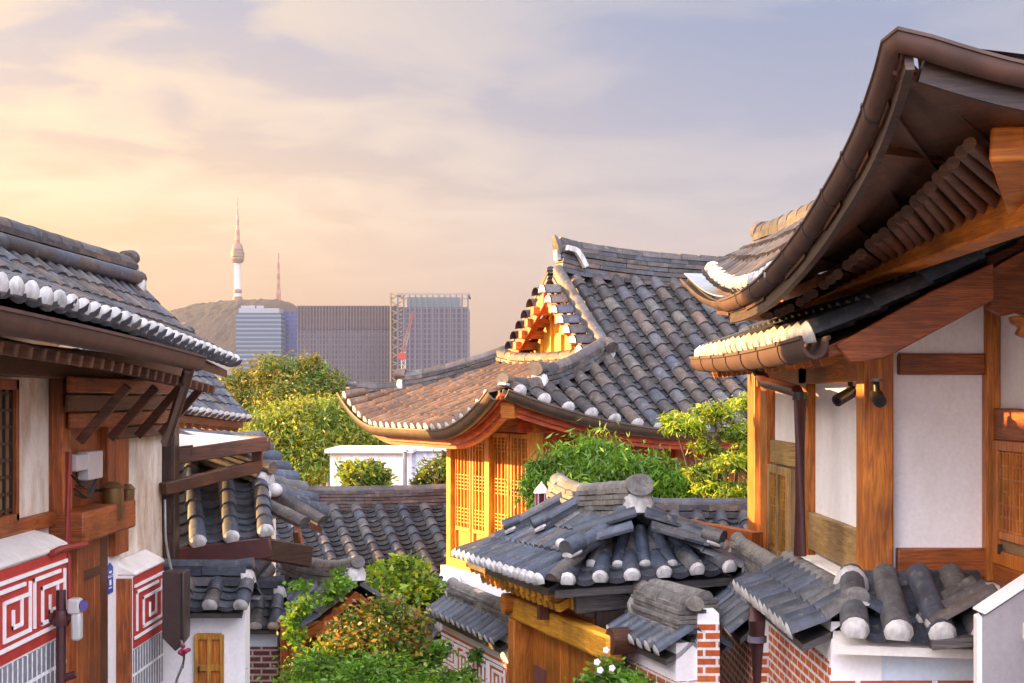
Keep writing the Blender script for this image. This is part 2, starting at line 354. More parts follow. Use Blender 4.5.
# ------------------------------------------------------------------ roof pieces
def tiles(S, a0, a1, sp, L, row=.30, r=.075, tmax=None, tile=None, ends=None, dome=.22, trough=True, mcap=True):
    """Rows of clay tiles on the surface S(a, t): a runs along the eave (m), t from eave 0 to top 1. Fills tile and ends builders."""
    tile = tile or MB(); ends = ends or MB(); rnd = random.Random(int(abs(a0 * 31 + a1 * 17 + L * 7) * 10))
    n = max(1, round((a1 - a0) / sp)); sp = (a1 - a0) / n
    def frame(a, t):
        p = S(a, t); e = .02
        da = S(a + e, t) - S(a - e, t); da.normalize()
        dt = S(a, min(1, t + e)) - S(a, max(0, t - e)); dt.normalize()
        nn = da.cross(dt)
        if nn.z < 0: nn = -nn
        nn.normalize(); sd = dt.cross(nn); sd.normalize()
        return p, dt, nn, sd
    K = 6
    for i in range(n + 1):
        a = a0 + i * sp; tm = tmax(a) if tmax else 1.0
        if tm * L < .1: continue
        nr = max(1, round(tm * L / row))
        for j in range(nr):
            t0, t1 = tm * j / nr, tm * (j + 1) / nr
            p0, d0, n0, s0 = frame(a, t0); p1, d1, n1, s1 = frame(a, t1)
            jt = s0 * rnd.uniform(-.007, .007)
            r0, r1 = r * rnd.uniform(1.0, 1.06), r * .93
            q0 = p0 + n0 * (r * .42 + sp * .09 + rnd.uniform(0, .012)) + jt - d0 * (.075 if j == 0 else .01); q1 = p1 + n1 * (r * .30 + sp * .09) + jt + d1 * .02
            P = [q0 + s0 * (r0 * math.cos(math.pi * k / K)) + n0 * (r0 * math.sin(math.pi * k / K)) for k in range(K + 1)]
            Q = [q1 + s1 * (r1 * math.cos(math.pi * k / K)) + n1 * (r1 * math.sin(math.pi * k / K)) for k in range(K + 1)]
            tile.add(P + Q, [(k, k + K + 1, k + K + 2, k + 1) for k in range(K)] + ([tuple(range(K + 1))] if mcap else []))
            if j == 0:                                   # white plug at the eave
                e0 = q0 - d0 * .004
                ring = [e0 + s0 * (r0 * .97 * math.cos(math.pi * k / K)) + n0 * (r0 * .97 * math.sin(math.pi * k / K)) for k in range(K + 1)] + [e0 - s0 * r0 * .75 - n0 * r * .55, e0 + s0 * r0 * .75 - n0 * r * .55]
                m = len(ring); mid = [e0 + (p - e0) * .72 - d0 * (r * dome * .8) for p in ring]; c = e0 - d0 * (r * dome * 1.1) + n0 * r * .1
                ends.add(ring + mid + [c], [(k, (k + 1) % m, m + (k + 1) % m, m + k) for k in range(m)] + [(m + k, m + (k + 1) % m, 2 * m) for k in range(m)])
    nf = len(tile.f)
    if trough:
        G = 6
        for i in range(n):
            a = a0 + (i + .5) * sp; tm = min(tmax(a - sp * .5), tmax(a + sp * .5)) + .5 * abs(tmax(a - sp * .5) - tmax(a + sp * .5)) if tmax else 1.0
            if tm * L < .08: continue
            nr = max(1, round(tm * L / (row * .58)))
            for j in range(nr):
                t0, t1 = tm * j / nr, tm * (j + 1) / nr
                p0, d0, n0, s0 = frame(a, t0); p1, d1, n1, s1 = frame(a, t1)
                w = sp * .52; dep = sp * .26; th = .03 + (.025 if j == 0 else 0); jz = rnd.uniform(-.004, .006)
                off0 = -d0 * (.05 if j == 0 else .015)
                P = []; Q = []; B = []
                for k in range(G + 1):
                    x = -1 + 2 * k / G; dz = -dep * (1 - x * x) + .02
                    dz += dep * .8; P.append(p0 + off0 + s0 * (x * w) + n0 * (dz + .035 + jz)); B.append(p0 + off0 + s0 * (x * w * .97) + n0 * (dz + .035 + jz - th)); Q.append(p1 + d1 * .01 + s1 * (x * w) + n1 * (dz + .004))
                tile.add(P + Q + B, [(k, k + 1, k + G + 2, k + G + 1) for k in range(G)] + [(2 * G + 2 + k, 2 * G + 3 + k, k + 1, k) for k in range(G)])
    tile.rng.append((nf, len(tile.f), 2))
    return tile, ends
def ridge(path, w=.2, h=.22, n=4, cap=.085, tile=None, seed=1, step=.42, sag=0, tubes=0):
    """A ridge of layered flat tiles with a row of round tiles on top, along the path."""
    m = tile or MB(); rnd = random.Random(seed); th = h / n
    for k in range(n):
        st = resample(path, step * rnd.uniform(.75, 1.1)); ww = w * (1.0 if k % 2 == 0 else .86) * (1 - .05 * k)
        for a, b in zip(st, st[1:]):
            d = (b - a); o = V((0, 0, th * (k + .5) + rnd.uniform(-.004, .004)))
            m.bar(a + o + d * .006, b + o - d * .006, ww * rnd.uniform(.95, 1.06), th * .84)
    for sgn in ((-1, 1) if tubes else ()):
        st = resample(path, step * .93)
        for a, b in zip(st, st[1:]):
            d = (b - a).normalized(); o = d.cross(UPV).normalized() * (sgn * w * .42) + V((0, 0, h * .52))
            m.sweep([a + o, b + o + d * .01], [(math.cos(-2 * math.pi * k / 10) * tubes * rnd.uniform(.99, 1.01), math.sin(-2 * math.pi * k / 10) * tubes) for k in range(10)])
    st = resample(path, step); K = 6
    for a, b in zip(st, st[1:]):
        d = (b - a).normalized(); sd = d.cross(UPV).normalized(); u = sd.cross(d); o = V((0, 0, h - .005))
        c0 = cap * rnd.uniform(.98, 1.05); c1 = cap * .95
        P = [a + o + sd * (c0 * math.cos(math.pi * k / K)) + u * (c0 * math.sin(math.pi * k / K)) for k in range(K + 1)]
        Q = [b + o + d * .015 + sd * (c1 * math.cos(math.pi * k / K)) + u * (c1 * math.sin(math.pi * k / K)) for k in range(K + 1)]
        m.add(P + Q, [(k + 1, k + K + 2, k + K + 1, k) for k in range(K)] + [tuple(range(K, -1, -1)), tuple(range(K + 1, 2 * K + 2))])
    return m
def ridge_end(p, d, w, h, cap, tile, plug):
    """Round tile standing at a ridge end over a white plaster plug; d points outwards."""
    p = V(p); d = V(d).normalized(); sd = d.cross(UPV).normalized(); u = sd.cross(d)
    tile.sweep([p - d * .12 + u * (h - .01), p + d * .07 + u * (h + .015)], [(math.cos(-2 * math.pi * k / 16) * cap * 1.08, math.sin(-2 * math.pi * k / 16) * cap * (1.05 if k > 8 or k == 0 else .75)) for k in range(16)])
    plug.sweep([p - d * .04 + u * .0, p + d * .05 + u * .01, p + d * .09 + u * .02], [(-w * .44, .02), (-w * .50, h * .45), (-w * .36, h * .78), (0, h * .88), (w * .36, h * .78), (w * .50, h * .45), (w * .44, .02)][::-1], scale=[1, .95, .72])
GUT = [(-.088, .06), (-.09, .04), (-.078, .035), (-.076, .0), (-.064, -.035), (-.04, -.062), (0, -.074), (.04, -.062), (.064, -.035), (.076, 0), (.078, .035), (.09, .04), (.088, .06), (.072, .06), (.062, 0), (.03, -.045), (0, -.055), (-.03, -.045), (-.062, 0), (-.072, .06)]
def gutter(path, s=1.0, mb=None):
    m = mb or MB(); m.sweep(path, [(a * s, b * s) for a, b in GUT][::-1]); return m
def straps(path, step, s, mb):
    for a in resample(path, step)[1:-1]:
        i = min(range(len(path) - 1), key=lambda k: (V(path[k]) - a).length)
        d = (V(path[i + 1]) - V(path[i])).normalized()
        mb.sweep([a - d * .012, a + d * .012], [(x * s * 1.08, y * s * 1.08) for x, y in GUT[:13]][::-1])
    return mb
def plane_S(e0, e1, r0, r1, sag=.06, lift=0.0, lpow=2.5):
    """Surface between an eave line and a top line, slightly hollow, eave ends lifted."""
    e0, e1, r0, r1 = map(V, (e0, e1, r0, r1)); L = (e1 - e0).length
    def S(a, t):
        f = a / L; p = e0.lerp(e1, f).lerp(r0.lerp(r1, f), t)
        p.z += -sag * 4 * t * (1 - t) + lift * abs(2 * f - 1) ** lpow * (1 - t) ** 2
        return p
    return S, L, ((r0 + r1) / 2 - (e0 + e1) / 2).length
def deck(S, a0, a1, th=.09, off=.03, na=14, nt=6, mb=None, tmax=None):
    m = mb or MB(); k0 = len(m.v)
    for lay in (off, off + th):
        for i in range(na + 1):
            a = lerp(a0, a1, i / na); tm = tmax(a) if tmax else 1
            for j in range(nt + 1):
                m.v.append(tuple(S(a, tm * j / nt) - V((0, 0, lay))))
    W = nt + 1; M = (na + 1) * W
    for i in range(na):
        for j in range(nt):
            a = k0 + i * W + j
            m.f.append((a, a + W, a + W + 1, a + 1)); m.f.append((a + M, a + M + 1, a + M + W + 1, a + M + W))
    for i in range(na):
        for j in (0, nt):
            a = k0 + i * W + j; m.f.append((a, a + W, a + W + M, a + M) if j else (a + M, a + W + M, a + W, a))
    for j in range(nt):
        for i in (0, na):
            a = k0 + i * W + j; m.f.append((a, a + 1, a + 1 + M, a + M) if i == 0 else (a + M, a + 1 + M, a + 1, a))
    return m
def capped_wall(name, label, A, B, zeA, zeB, nrm, group=None, reach=.36, rise=.28, thick=.30, sp=.24, r=.06, rh=.2, rn=4, rmat=None, facemat=None, band=.18, depth=2.2, endpanel=True, endplug=True, cat='wall', tmat=None, rw=.2, overrun=0.0, white=None):
    """A free-standing wall from A to B (xy) under a small two-sided tiled cap; nrm points to the side seen."""
    A, B = V((*A, 0)), V((*B, 0)); nrm = V((nrm[0], nrm[1], 0)).normalized(); d = (B - A).normalized()
    base = (A + B) / 2; base.z = (zeA + zeB) / 2 - depth
    root = thing(name, label, cat, base, group)
    zA, zB = V((0, 0, zeA)), V((0, 0, zeB)); dn = V((0, 0, 1))
    w = MB()
    P = [A + nrm * thick / 2, B + nrm * thick / 2, B - nrm * thick / 2, A - nrm * thick / 2]
    tp = [p + (zA if k in (0, 3) else zB) + dn * (rise * .5) for k, p in enumerate(P)]
    bt = [p + (zA if k in (0, 3) else zB) - dn * depth for k, p in enumerate(P)]
    w.add(bt + tp, [(3, 2, 1, 0), (4, 5, 6, 7), (0, 1, 5, 4), (1, 2, 6, 5), (2, 3, 7, 6), (3, 0, 4, 7)])
    w.build('wall', white or WHITE, root)
    if facemat:
        f = MB()
        f.prism([A + nrm * thick / 2 + zA - dn * band, B + nrm * thick / 2 + zB - dn * band, B + nrm * thick / 2 + zB - dn * depth, A + nrm * thick / 2 + zA - dn * depth], nrm * .012)
        if endpanel: f.prism([B - nrm * thick * .5 + d * .0 + zB - dn * band, B + nrm * thick * .5 + zB - dn * band, B + nrm * thick * .5 + zB - dn * depth, B - nrm * thick * .5 + zB - dn * depth], d * .012)
        f.build('brick_panel', facemat, root)
    rf = MB(); tb, eb = MB(), MB()
    for sgn in (1, -1):
        S, L, SL = plane_S(A + nrm * reach * sgn + zA, B + nrm * reach * sgn + zB, A + zA + dn * rise, B + zB + dn * rise, .02)
        deck(S, 0, L, .05, .055, 6, 2, rf)
        tiles(S, -overrun, L + overrun, sp, SL, .26, r, None, tb, eb)
    ro = rf.build('wall_cap', WOOD['grey', 'h'], root)
    tb.merge(eb).build('roof_tiles', [tmat or TILE, ENDW, TROUGHB], ro)
    rm = ridge([A + zA + dn * rise * .93, B + zB + dn * rise * .93], rw, rh, rn, .07, None, 3)
    pl = MB()
    ridge_end(A + zA + dn * rise * .93, -d, rw, rh, .07, rm, pl); ridge_end(B + zB + dn * rise * .93, d, rw, rh, .07, rm, pl if endplug else MB())
    rr = rm.build('ridge', rmat or TILE_OLD, ro); pl.build('ridge_plaster', ENDW, root)
    return root
def meander(mb, O, U, W, w, h, lw, nrm, reps, flip=False):
    """White key-pattern lines on a panel: O corner, U along, W down."""
    def ln(x0, y0, x1, y1):
        lift = nrm * (.003 if abs(x1 - x0) < 1e-6 else 0); p0 = O + U * x0 + W * y0 + lift; p1 = O + U * x1 + W * y1 + lift
        dd = (p1 - p0).normalized() * lw / 2
        mb.bar(p0 - dd, p1 + dd, .02, lw, up=(p1 - p0).cross(nrm))
    ln(0, 0, w, 0); ln(0, h, w, h)
    c = w / reps
    g = h * .13
    for k in range(reps):
        x = k * c
        X = lambda f: x + c * f
        Yh = lambda f: g + (h - 2 * g) * f
        for a, b, e, f in ((.06, 0, .06, .98), (.94, .02, .94, 1), (.06, 0, .80, 0), (.28, .24, .94, .24) if not flip else (.28, .24, .74, .24), (.28, .24, .28, .98), (.28, 1, .94, 1),
                           (.50, .48, .50, .80), (.72, .27, .72, .78), (.50, .80, .72, .80)):
            ln(X(a), Yh(b), X(e), Yh(f))

# ------------------------------------------------------------------ vegetation
def leaves(name, blobs, n, size, mat, parent=None, base=None, seed=1, narrow=.5, spread=.22, droop=0., clumps=26, up=.25):
    rng = np.random.default_rng(seed)
    C = []; Rr = []
    vols = np.array([b[1] * b[2] * b[3] for b in blobs]) ** .667; vols /= vols.sum()
    cl = []; rad = []
    tot = int(clumps * len(blobs))
    for (c, rx, ry, rz), f in zip(blobs, vols):
        m = max(4, int(tot * f))
        d = rng.normal(size=(m, 3)); d /= np.linalg.norm(d, axis=1)[:, None]
        k = rng.uniform(.35, 1.0, (m, 1)) ** .5
        cl.append(np.array(c) + d * k * np.array([rx, ry, rz]) * rng.uniform(.8, 1.15, (m, 1))); rad.append(np.full(m, (rx * ry * rz) ** .333))
    cl = np.concatenate(cl); rad = np.concatenate(rad)
    ci = rng.integers(0, len(cl), n)
    sg = rng.uniform(.5, 1.2, len(cl)) * spread
    pos = cl[ci] + rng.normal(size=(n, 3)) * (rad[ci] * sg[ci])[:, None] * np.array([1, 1, .7])
    a = rng.normal(size=(n, 3)); a[:, 2] = a[:, 2] * .6 - droop; a /= np.linalg.norm(a, axis=1)[:, None]
    b = rng.normal(size=(n, 3)); b[:, 2] *= .5; b = np.cross(a, b); b /= np.maximum(np.linalg.norm(b, axis=1), 1e-6)[:, None]
    nn = np.cross(a, b)
    s = size * (.45 + 1.25 * rng.uniform(0, 1, n) ** 1.6)[:, None]
    v = np.stack([pos, pos + a * s * .5 + b * s * narrow * .5 + nn * s * .06, pos + a * s, pos + a * s * .5 - b * s * narrow * .5 + nn * s * .06], 1).reshape(-1, 3)
    bb = np.array(BASE[parent.name] if parent else (base if base is not None else (0, 0, 0)))
    v = v - bb
    me = bpy.data.meshes.new(name)
    me.vertices.add(4 * n); me.vertices.foreach_set('co', v.astype(np.float32).ravel())
    me.loops.add(4 * n); me.loops.foreach_set('vertex_index', np.arange(4 * n, dtype=np.int32))
    me.polygons.add(n); me.polygons.foreach_set('loop_start', np.arange(n, dtype=np.int32) * 4)
    me.update(calc_edges=True); me.materials.append(mat)
    o = bpy.data.objects.new(name, me); col.objects.link(o)
    if parent: o.parent = parent
    else: o.location = bb
    BASE[o.name] = V(bb)
    return o
def tree(name, label, cat, base, blobs, n, size, mat, seed, trunk_r=.18, group=None, **kw):
    root = thing(name, label, cat, base, group); base = V(base)
    t = MB(); cs = [V(b[0]) for b in blobs]; mid = sum(cs, V((0, 0, 0))) / len(cs)
    top = V((mid.x, mid.y, mid.z)); fork = base.lerp(top, .55)
    t.tube(curve([base, base.lerp(fork, .5) + V((trunk_r * .8, 0, 0)), fork, top], 12), trunk_r, 8, [lerp(1.15, .35, k / 12) for k in range(13)])
    for c in cs:
        t.tube(curve([fork, fork.lerp(c, .5) + V((0, 0, .1)), c], 8), trunk_r * .42, 6, [lerp(1, .25, k / 8) for k in range(9)])
    t.build('trunk' if trunk_r > .07 else 'stem', BARK, root, smooth=True)
    nm = 'crown' if trunk_r > .07 else 'foliage'
    kw2 = dict(kw)
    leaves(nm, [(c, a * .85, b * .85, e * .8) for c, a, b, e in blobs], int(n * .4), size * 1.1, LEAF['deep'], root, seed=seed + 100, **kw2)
    leaves(nm, blobs, int(n * .75), size, mat, root, seed=seed, **kw)
    return root

# ------------------------------------------------------------------ ground, lane, hill
def ground():
    ys = [-30, -12, 0, 3, 6, 9, 12, 16, 20, 25, 30, 35, 40, 50, 65, 90, 130, 200, 300, 500, 900, 1800, 3000, 4650]
    xs = [-2900, -2000, -1200, -500, -150, -60, -30, -18, -12, -8, -5, -3, 0, 3, 6, 10, 16, 30, 60, 150, 500, 1200, 2000, 2900]
    m = MB()
    for y in ys:
        for x in xs: m.v.append((x, y, gz(y)))
    W = len(xs)
    for j in range(len(ys) - 1):
        for i in range(W - 1): m.f.append((j * W + i, j * W + i + 1, (j + 1) * W + i + 1, (j + 1) * W + i))
    mat, t, b = new_mat('earth_and_city_ground')
    n = noise(t, coords(t), .35, 8, .65); r = ramp(t, [(.35, (.06, .055, .04)), (.6, (.13, .115, .09))]); t.links.new(n, r.inputs[0]); t.links.new(r.outputs[0], b.inputs['Base Color']); b.inputs['Roughness'].default_value = .95
    tag(m.build('ground', mat), kind='structure')
    m = MB(); ys = [-10, 0, 3, 6, 10, 15, 20, 26, 33, 40]; k = 0
    xr = lambda y: 2.2 if y < 10 else 2.2 - (y - 10) * .27 if y < 20 else -.5 - (y - 20) * .2
    for y in ys: m.v += [(-3.55, y, gz(y) + .004), (max(-3.0, xr(y)), y, gz(y) + .004)]
    for j in range(len(ys) - 1): m.f.append((2 * j, 2 * j + 1, 2 * j + 3, 2 * j + 2))
    mat = brick_mat('lane_paving', (.20, .185, .17), (.15, .14, .13), (.09, .085, .08), .22, .11, .008)
    tag(m.build('lane', mat), kind='structure')
ground()
def hill():
    rng = np.random.default_rng(4); nx, ny = 420, 60
    prof = [(-420, 100), (-100, 160), (20, 185), (120, 205), (150, 226), (178, 250), (200, 264), (225, 270), (240, 273), (275, 274), (290, 268), (305, 246), (350, 190), (430, 120), (520, 50), (640, 0)]
    px = np.array([p[0] for p in prof]); hz = np.array([p[1] for p in prof])
    m = MB(); D0 = 3500
    xs = np.linspace(-420, 640, nx); vs = np.linspace(-1, 1, ny)
    bump1 = rng.normal(size=(ny, nx))
    for j, v in enumerate(vs):
        for i, p in enumerate(xs):
            h = np.interp(p, px, hz) * max(0, 1 - abs(v) ** 1.8) + bump1[j, i] * 1.6 * (1 - abs(v))
            D = D0 + v * 600
            m.v.append(((p - 512) / F * D0, D, -41 + h + (0 if v < 0 else 0)))
    for j in range(ny - 1):
        for i in range(nx - 1): m.f.append((j * nx + i, j * nx + i + 1, (j + 1) * nx + i + 1, (j + 1) * nx + i))
    mat, t, b = new_mat('wooded_hillside')
    n = noise(t, coords(t), .045, 8, .75); r = ramp(t, [(.38, (.003, .006, .007)), (.62, (.013, .017, .017))]); t.links.new(n, r.inputs[0]); t.links.new(r.outputs[0], b.inputs['Base Color']); b.inputs['Roughness'].default_value = 1
    bump(t, b, n, 1.0, 9)
    o = m.build('hill', mat); tag(o, kind='structure')
hill()

# ------------------------------------------------------------------ far city
def antenna_mat():
    m, t, b = new_mat('red_and_white_mast')
    tc = N(t, 'ShaderNodeTexCoord'); sp = N(t, 'ShaderNodeSeparateXYZ'); t.links.new(tc.outputs['Object'], sp.inputs[0])
    f = mth(t, 'GREATER_THAN', mth(t, 'FRACT', mth(t, 'MULTIPLY', sp.outputs[2], 1 / 24)), .42)
    t.links.new(mix(t, f, (.20, .12, .10), (.18, .055, .04)), b.inputs['Base Color'])
    return m
MAST = antenna_mat()
TOWERC = simple('pale_tower_concrete', (.40, .37, .35), .8, 0, .1, .1)
PODC = simple('tower_pod_cladding', (.13, .085, .07), .6, .1, .2, .3)
def hilltop_tower():
    p = at(237.5, 304, 3500); k = 3500 / F
    Z = lambda py: (HY - py) * k
    root = thing('broadcast_tower', 'tall white hilltop tower with a round observation pod and long red mast', 'tower', (p.x, p.y, Z(312)))
    MB().lathe((p.x, p.y, 0), [(0, Z(312)), (4.6 * k, Z(312)), (3.5 * k, Z(303)), (3.2 * k, Z(263)), (0, Z(263))], 20).build('shaft', TOWERC, root, smooth=True)
    MB().lathe((p.x, p.y, 0), [(3 * k, Z(303)), (4.9 * k, Z(302)), (4.9 * k, Z(297)), (3.4 * k, Z(296.5)), (3.4 * k, Z(293)), (4.5 * k, Z(292.5)), (4.5 * k, Z(290)), (3 * k, Z(289))], 20).build('base_ring', PODC, root)
    m = MB().lathe((p.x, p.y, 0), [(0, Z(263)), (5.4 * k, Z(262.4)), (6.8 * k, Z(259)), (6.2 * k, Z(257.6)), (6.9 * k, Z(257)), (6.9 * k, Z(252)), (5.6 * k, Z(251.5)), (5.9 * k, Z(249)), (5.4 * k, Z(248.5)), (4.6 * k, Z(244.5)), (2.6 * k, Z(243)), (0, Z(243))], 24)
    m.build('observation_pod', PODC, root)
    m = MB().lathe((p.x, p.y, 0), [(0, Z(243)), (2.3 * k, Z(243)), (2.1 * k, Z(231)), (1.5 * k, Z(230)), (1.4 * k, Z(216)), (.8 * k, Z(215)), (.6 * k, Z(204)), (.25 * k, Z(203)), (.2 * k, Z(196)), (0, Z(196))], 8)
    m.build('mast', MAST, root)
    p = at(278.5, 300, 3550); k = 3550 / F
    root = thing('radio_mast', 'thin red and white lattice mast on the hilltop right of the tall tower', 'mast', (p.x, p.y, Z(304)))
    m = MB()
    for a, b, w in ((304, 290, 1.9), (290, 275, 1.4), (275, 262, .9), (262, 253, .4)):
        m.ext(p.x - w * k, p.x + w * k, p.y - w * k, p.y + w * k, Z(a), Z(b))
    m.build('lattice', MAST, root)
hilltop_tower()
def grid_mat(name, glass, frame, bw, bh, ms, rough=.25, rnd=None):
    m, t, b = new_mat(name)
    tc = N(t, 'ShaderNodeTexCoord'); br = N(t, 'ShaderNodeTexBrick'); t.links.new(tc.outputs['UV'], br.inputs[0]); br.offset = 0
    g2 = rnd or tuple(c * .6 for c in glass)
    for k, c in (('Color1', glass), ('Color2', g2), ('Mortar', frame)): br.inputs[k].default_value = (*c, 1)
    br.inputs['Scale'].default_value = 1; br.inputs['Brick Width'].default_value = bw; br.inputs['Row Height'].default_value = bh; br.inputs['Mortar Size'].default_value = ms; br.inputs['Mortar Smooth'].default_value = 0
    t.links.new(br.outputs[0], b.inputs['Base Color'])
    rr = mth(t, 'ADD', mth(t, 'MULTIPLY', br.outputs['Fac'], .5), rough); t.links.new(rr, b.inputs['Roughness'])
    return m
def block(px0, px1, top, D, depth, yaw=0, bottom=-40):
    x0, x1 = (px0 - 512) / F * D, (px1 - 512) / F * D; z = (HY - top) / F * D
    return x0, x1, z
def city():
    k = 1.0
    # glass tower with bands, blue block beside it
    D = 1250; x0, x1, z = block(236, 281, 308, D, 30)
    r = thing('glass_office_tower', 'pale banded glass office tower in front of the wooded hill', 'building', ((x0 + x1) / 2, D + 20, -40))
    g = grid_mat('banded_glass', (0.124, 0.155, 0.192), (0.0527, 0.0744, 0.105), 60, 3.6, 1.1, .3, (0.0992, 0.124, 0.161))
    MB().ext(x0, x1, D, D + 40, -40, z - 4).build('facade', g, r)
    MB().ext(x0 + 2, x1 - 2, D + 2, D + 38, z - 4, z).build('parapet', simple('tower_top', (0.211, 0.217, 0.242), .5), r)
    m = MB()
    for q in (0.155, 0.31, 0.496): m.ext(lerp(x0, x1, q) - 3, lerp(x0, x1, q) + 3, D + 8, D + 18, z, z + 2.5)
    m.build('roof_plant', GREYMETAL, r)
    D = 1270; x0, x1, z = block(279, 297, 311, D, 30)
    r = thing('blue_office_block', 'narrow dark blue office block between pale tower and wide grey block', 'building', ((x0 + x1) / 2, D + 20, -40))
    MB().ext(x0, x1, D, D + 35, -40, z).build('facade', grid_mat('deep_blue_glass', (0.0186, 0.0434, 0.149), (0.0434, 0.062, 0.124), 4, 3.6, .7, .2), r)
    MB().ext(x0 - .5, x0 + 4, D - 1.5, D + 30, -40, z + 1).build('edge_fin', simple('fin', (0.149, 0.149, 0.192), .5), r)
    # wide block
    D = 1100; x0, x1, z = block(298, 397, 306, D, 40)
    r = thing('wide_office_block', 'wide grey office block with a dark attic storey and window grid', 'building', ((x0 + x1) / 2, D + 20, -40))
    g = grid_mat('grey_window_grid', (0.0279, 0.0372, 0.062), (0.093, 0.0806, 0.0961), 3.1, 3.7, .55, .25, (0.0248, 0.031, 0.0558))
    MB().ext(x0, x1, D, D + 45, -40, z - 17).build('facade', g, r)
    MB().ext(x0 - .6, x1 + .6, D - .6, D + 45.6, z - 17, z).build('attic', grid_mat('dark_attic_louvres', (0.0248, 0.0217, 0.0279), (0.0682, 0.0527, 0.0558), 3.1, 5.5, .7, .5), r)
    m = MB()
    for q in range(33): xx = lerp(x0, x1, q / 32); m.ext(xx - .28, xx + .28, D - 1.1, D - .7, -40, z + .8)
    m.build('mullion_grid', simple('pale_mullions', (0.105, 0.093, 0.105), .5), r)
    # crowned tower
    D = 1060; x0, x1, z = block(398, 468, 293, D, 40)
    r = thing('crowned_office_tower', 'dark gridded office tower with an open frame crown beside the crane', 'building', ((x0 + x1) / 2, D + 20, -40))
    g = grid_mat('dark_window_grid', (0.0248, 0.0341, 0.0558), (0.0806, 0.0744, 0.093), 3.0, 3.6, .5, .25, (0.0217, 0.0279, 0.0496))
    MB().ext(x0, x1, D, D + 45, -40, z - 10).build('facade', g, r)
    m = MB()
    for q in range(13): xx = lerp(x0, x1, q / 12); m.ext(xx - .5, xx + .5, D - .9, D, -40, z)
    m.build('corner_frame', simple('tower_frame', (0.0992, 0.0868, 0.0992), .5), r)
    m = MB(); m.ext(x0 - .9, x1 + .9, D - .9, D + .4, z - 1.4, z); m.ext(x0 - .9, x1 + .9, D + 44, D + 45.5, z - 1.4, z); m.ext(x0 - .9, x0 + .4, D - .9, D + 45, z - 1.4, z); m.ext(x1 - .4, x1 + .9, D - .9, D + 45, z - 1.4, z)
    m.build('crown_frame', simple('crown_frame', (0.223, 0.192, 0.167), .5), r)
    MB().ext(x0 + 6, x1 - 6, D + 6, D + 40, z - 10, z - 2.5).build('penthouse', simple('penthouse_glass', (0.0992, 0.149, 0.167), .2), r)
    m = MB()
    for q in range(18):
        zz = lerp(-30, z - 4, q / 17); m.bar((x0 - 5, D + 4, zz), (x0 + 3, D - 1.2, zz + 4), .6, .6); m.bar((x0 + 3, D - 1.2, zz), (x0 - 5, D + 4, zz + 4), .6, .6)
    m.ext(x0 - 6, x0 - 5, D + 2, D + 6, -40, z); m.build('braced_bay', simple('braced_bay', (0.223, 0.167, 0.105), .6), r)
    # crane
    D = 960; p = lambda px, py: at(px, py, D)
    r = thing('tower_crane', 'red and white tower crane standing before the crowned tower', 'crane', (p(401, 400).x, D, -38))
    m = MB(); a, b = p(403, 440), p(403.5, 352)
    for s in (-1, 1):
        for u in (-1, 1): m.bar(a + V((s * 1.2, u * 1.2, 0)), b + V((s * 1.2, u * 1.2, 0)), .45, .45)
    for q in range(24):
        z0 = lerp(a.z, b.z, q / 24); z1 = lerp(a.z, b.z, (q + 1) / 24); s = 1 if q % 2 else -1
        m.bar((a.x - 1.2 * s, D - 1.2, z0), (a.x + 1.2 * s, D - 1.2, z1), .3, .3)
    m.build('mast', simple('crane_cream', (0.446, 0.36, 0.248), .5), r)
    m = MB(); a, b = p(403, 353), p(413, 311)
    for s in (-1.1, 1.1): m.bar(a + V((s, 0, 0)), b + V((s * .4, 0, 0)), .6, .6); m.bar(a + V((s, 2, 0)), b + V((s * .4, 1, 0)), .6, .6)
    for q in range(12):
        s = 1 if q % 2 else -1; m.bar(a.lerp(b, q / 12) + V((s * 1.1, 0, 0)), a.lerp(b, (q + 1) / 12) + V((-s * 1.0, 0, 0)), .4, .4)
    m.build('jib', MAST, r); MB().box(p(402, 356), 5, 4, 4).build('cab', simple('crane_red', (0.31, 0.0248, 0.0186), .5), r)
    # small things at the foot of the hill
    for nm, px, top, lab in (('tower_crane', 162, 306, 'slim yellow tower crane farthest left at the foot of the hill'), ('tower_crane', 176, 317, 'short yellow tower crane just right of the slim one by the hill')):
        D = 1500; b = at(px, 350, D); t = at(px, top, D)
        r = thing(nm, lab, 'crane', (b.x, D, -40), 'yellow cranes at the foot of the hill'); yl = simple('crane_yellow', (0.372, 0.223, 0.0496), .6)
        MB().bar((b.x, D, -40), t, 2.0, 2.0).build('mast', yl, r); MB().bar(t + V((-14, 0, -8)), t + V((9, 0, -6)), 1.2, 1.2).build('jib', yl, r)
    for px0, px1, top, lab, c in ((150, 172, 340, 'low cream apartment block with red roof under the hill', (0.223, 0.174, 0.149)), (170, 190, 336, 'small pinkish apartment block beside the cranes', (0.223, 0.143, 0.124)), (186, 232, 356, 'long pale low block at the foot of the hill', (0.198, 0.174, 0.161))):
        D = 1400; x0, x1, z = block(px0, px1, top, D, 20)
        r = thing('apartment_block', lab, 'building', ((x0 + x1) / 2, D, -40), 'low blocks under the hill')
        MB().ext(x0, x1, D, D + 15, -40, z - 2).build('facade', grid_mat('apartment_grid', (0.186, 0.161, 0.161), c, 4, 3, 1.2, .5), r); MB().ext(x0 - .5, x1 + .5, D - .5, D + 15.5, z - 2, z).build('roof', simple('apartment_roof', (0.26, 0.0744, 0.0496), .7), r)
city()

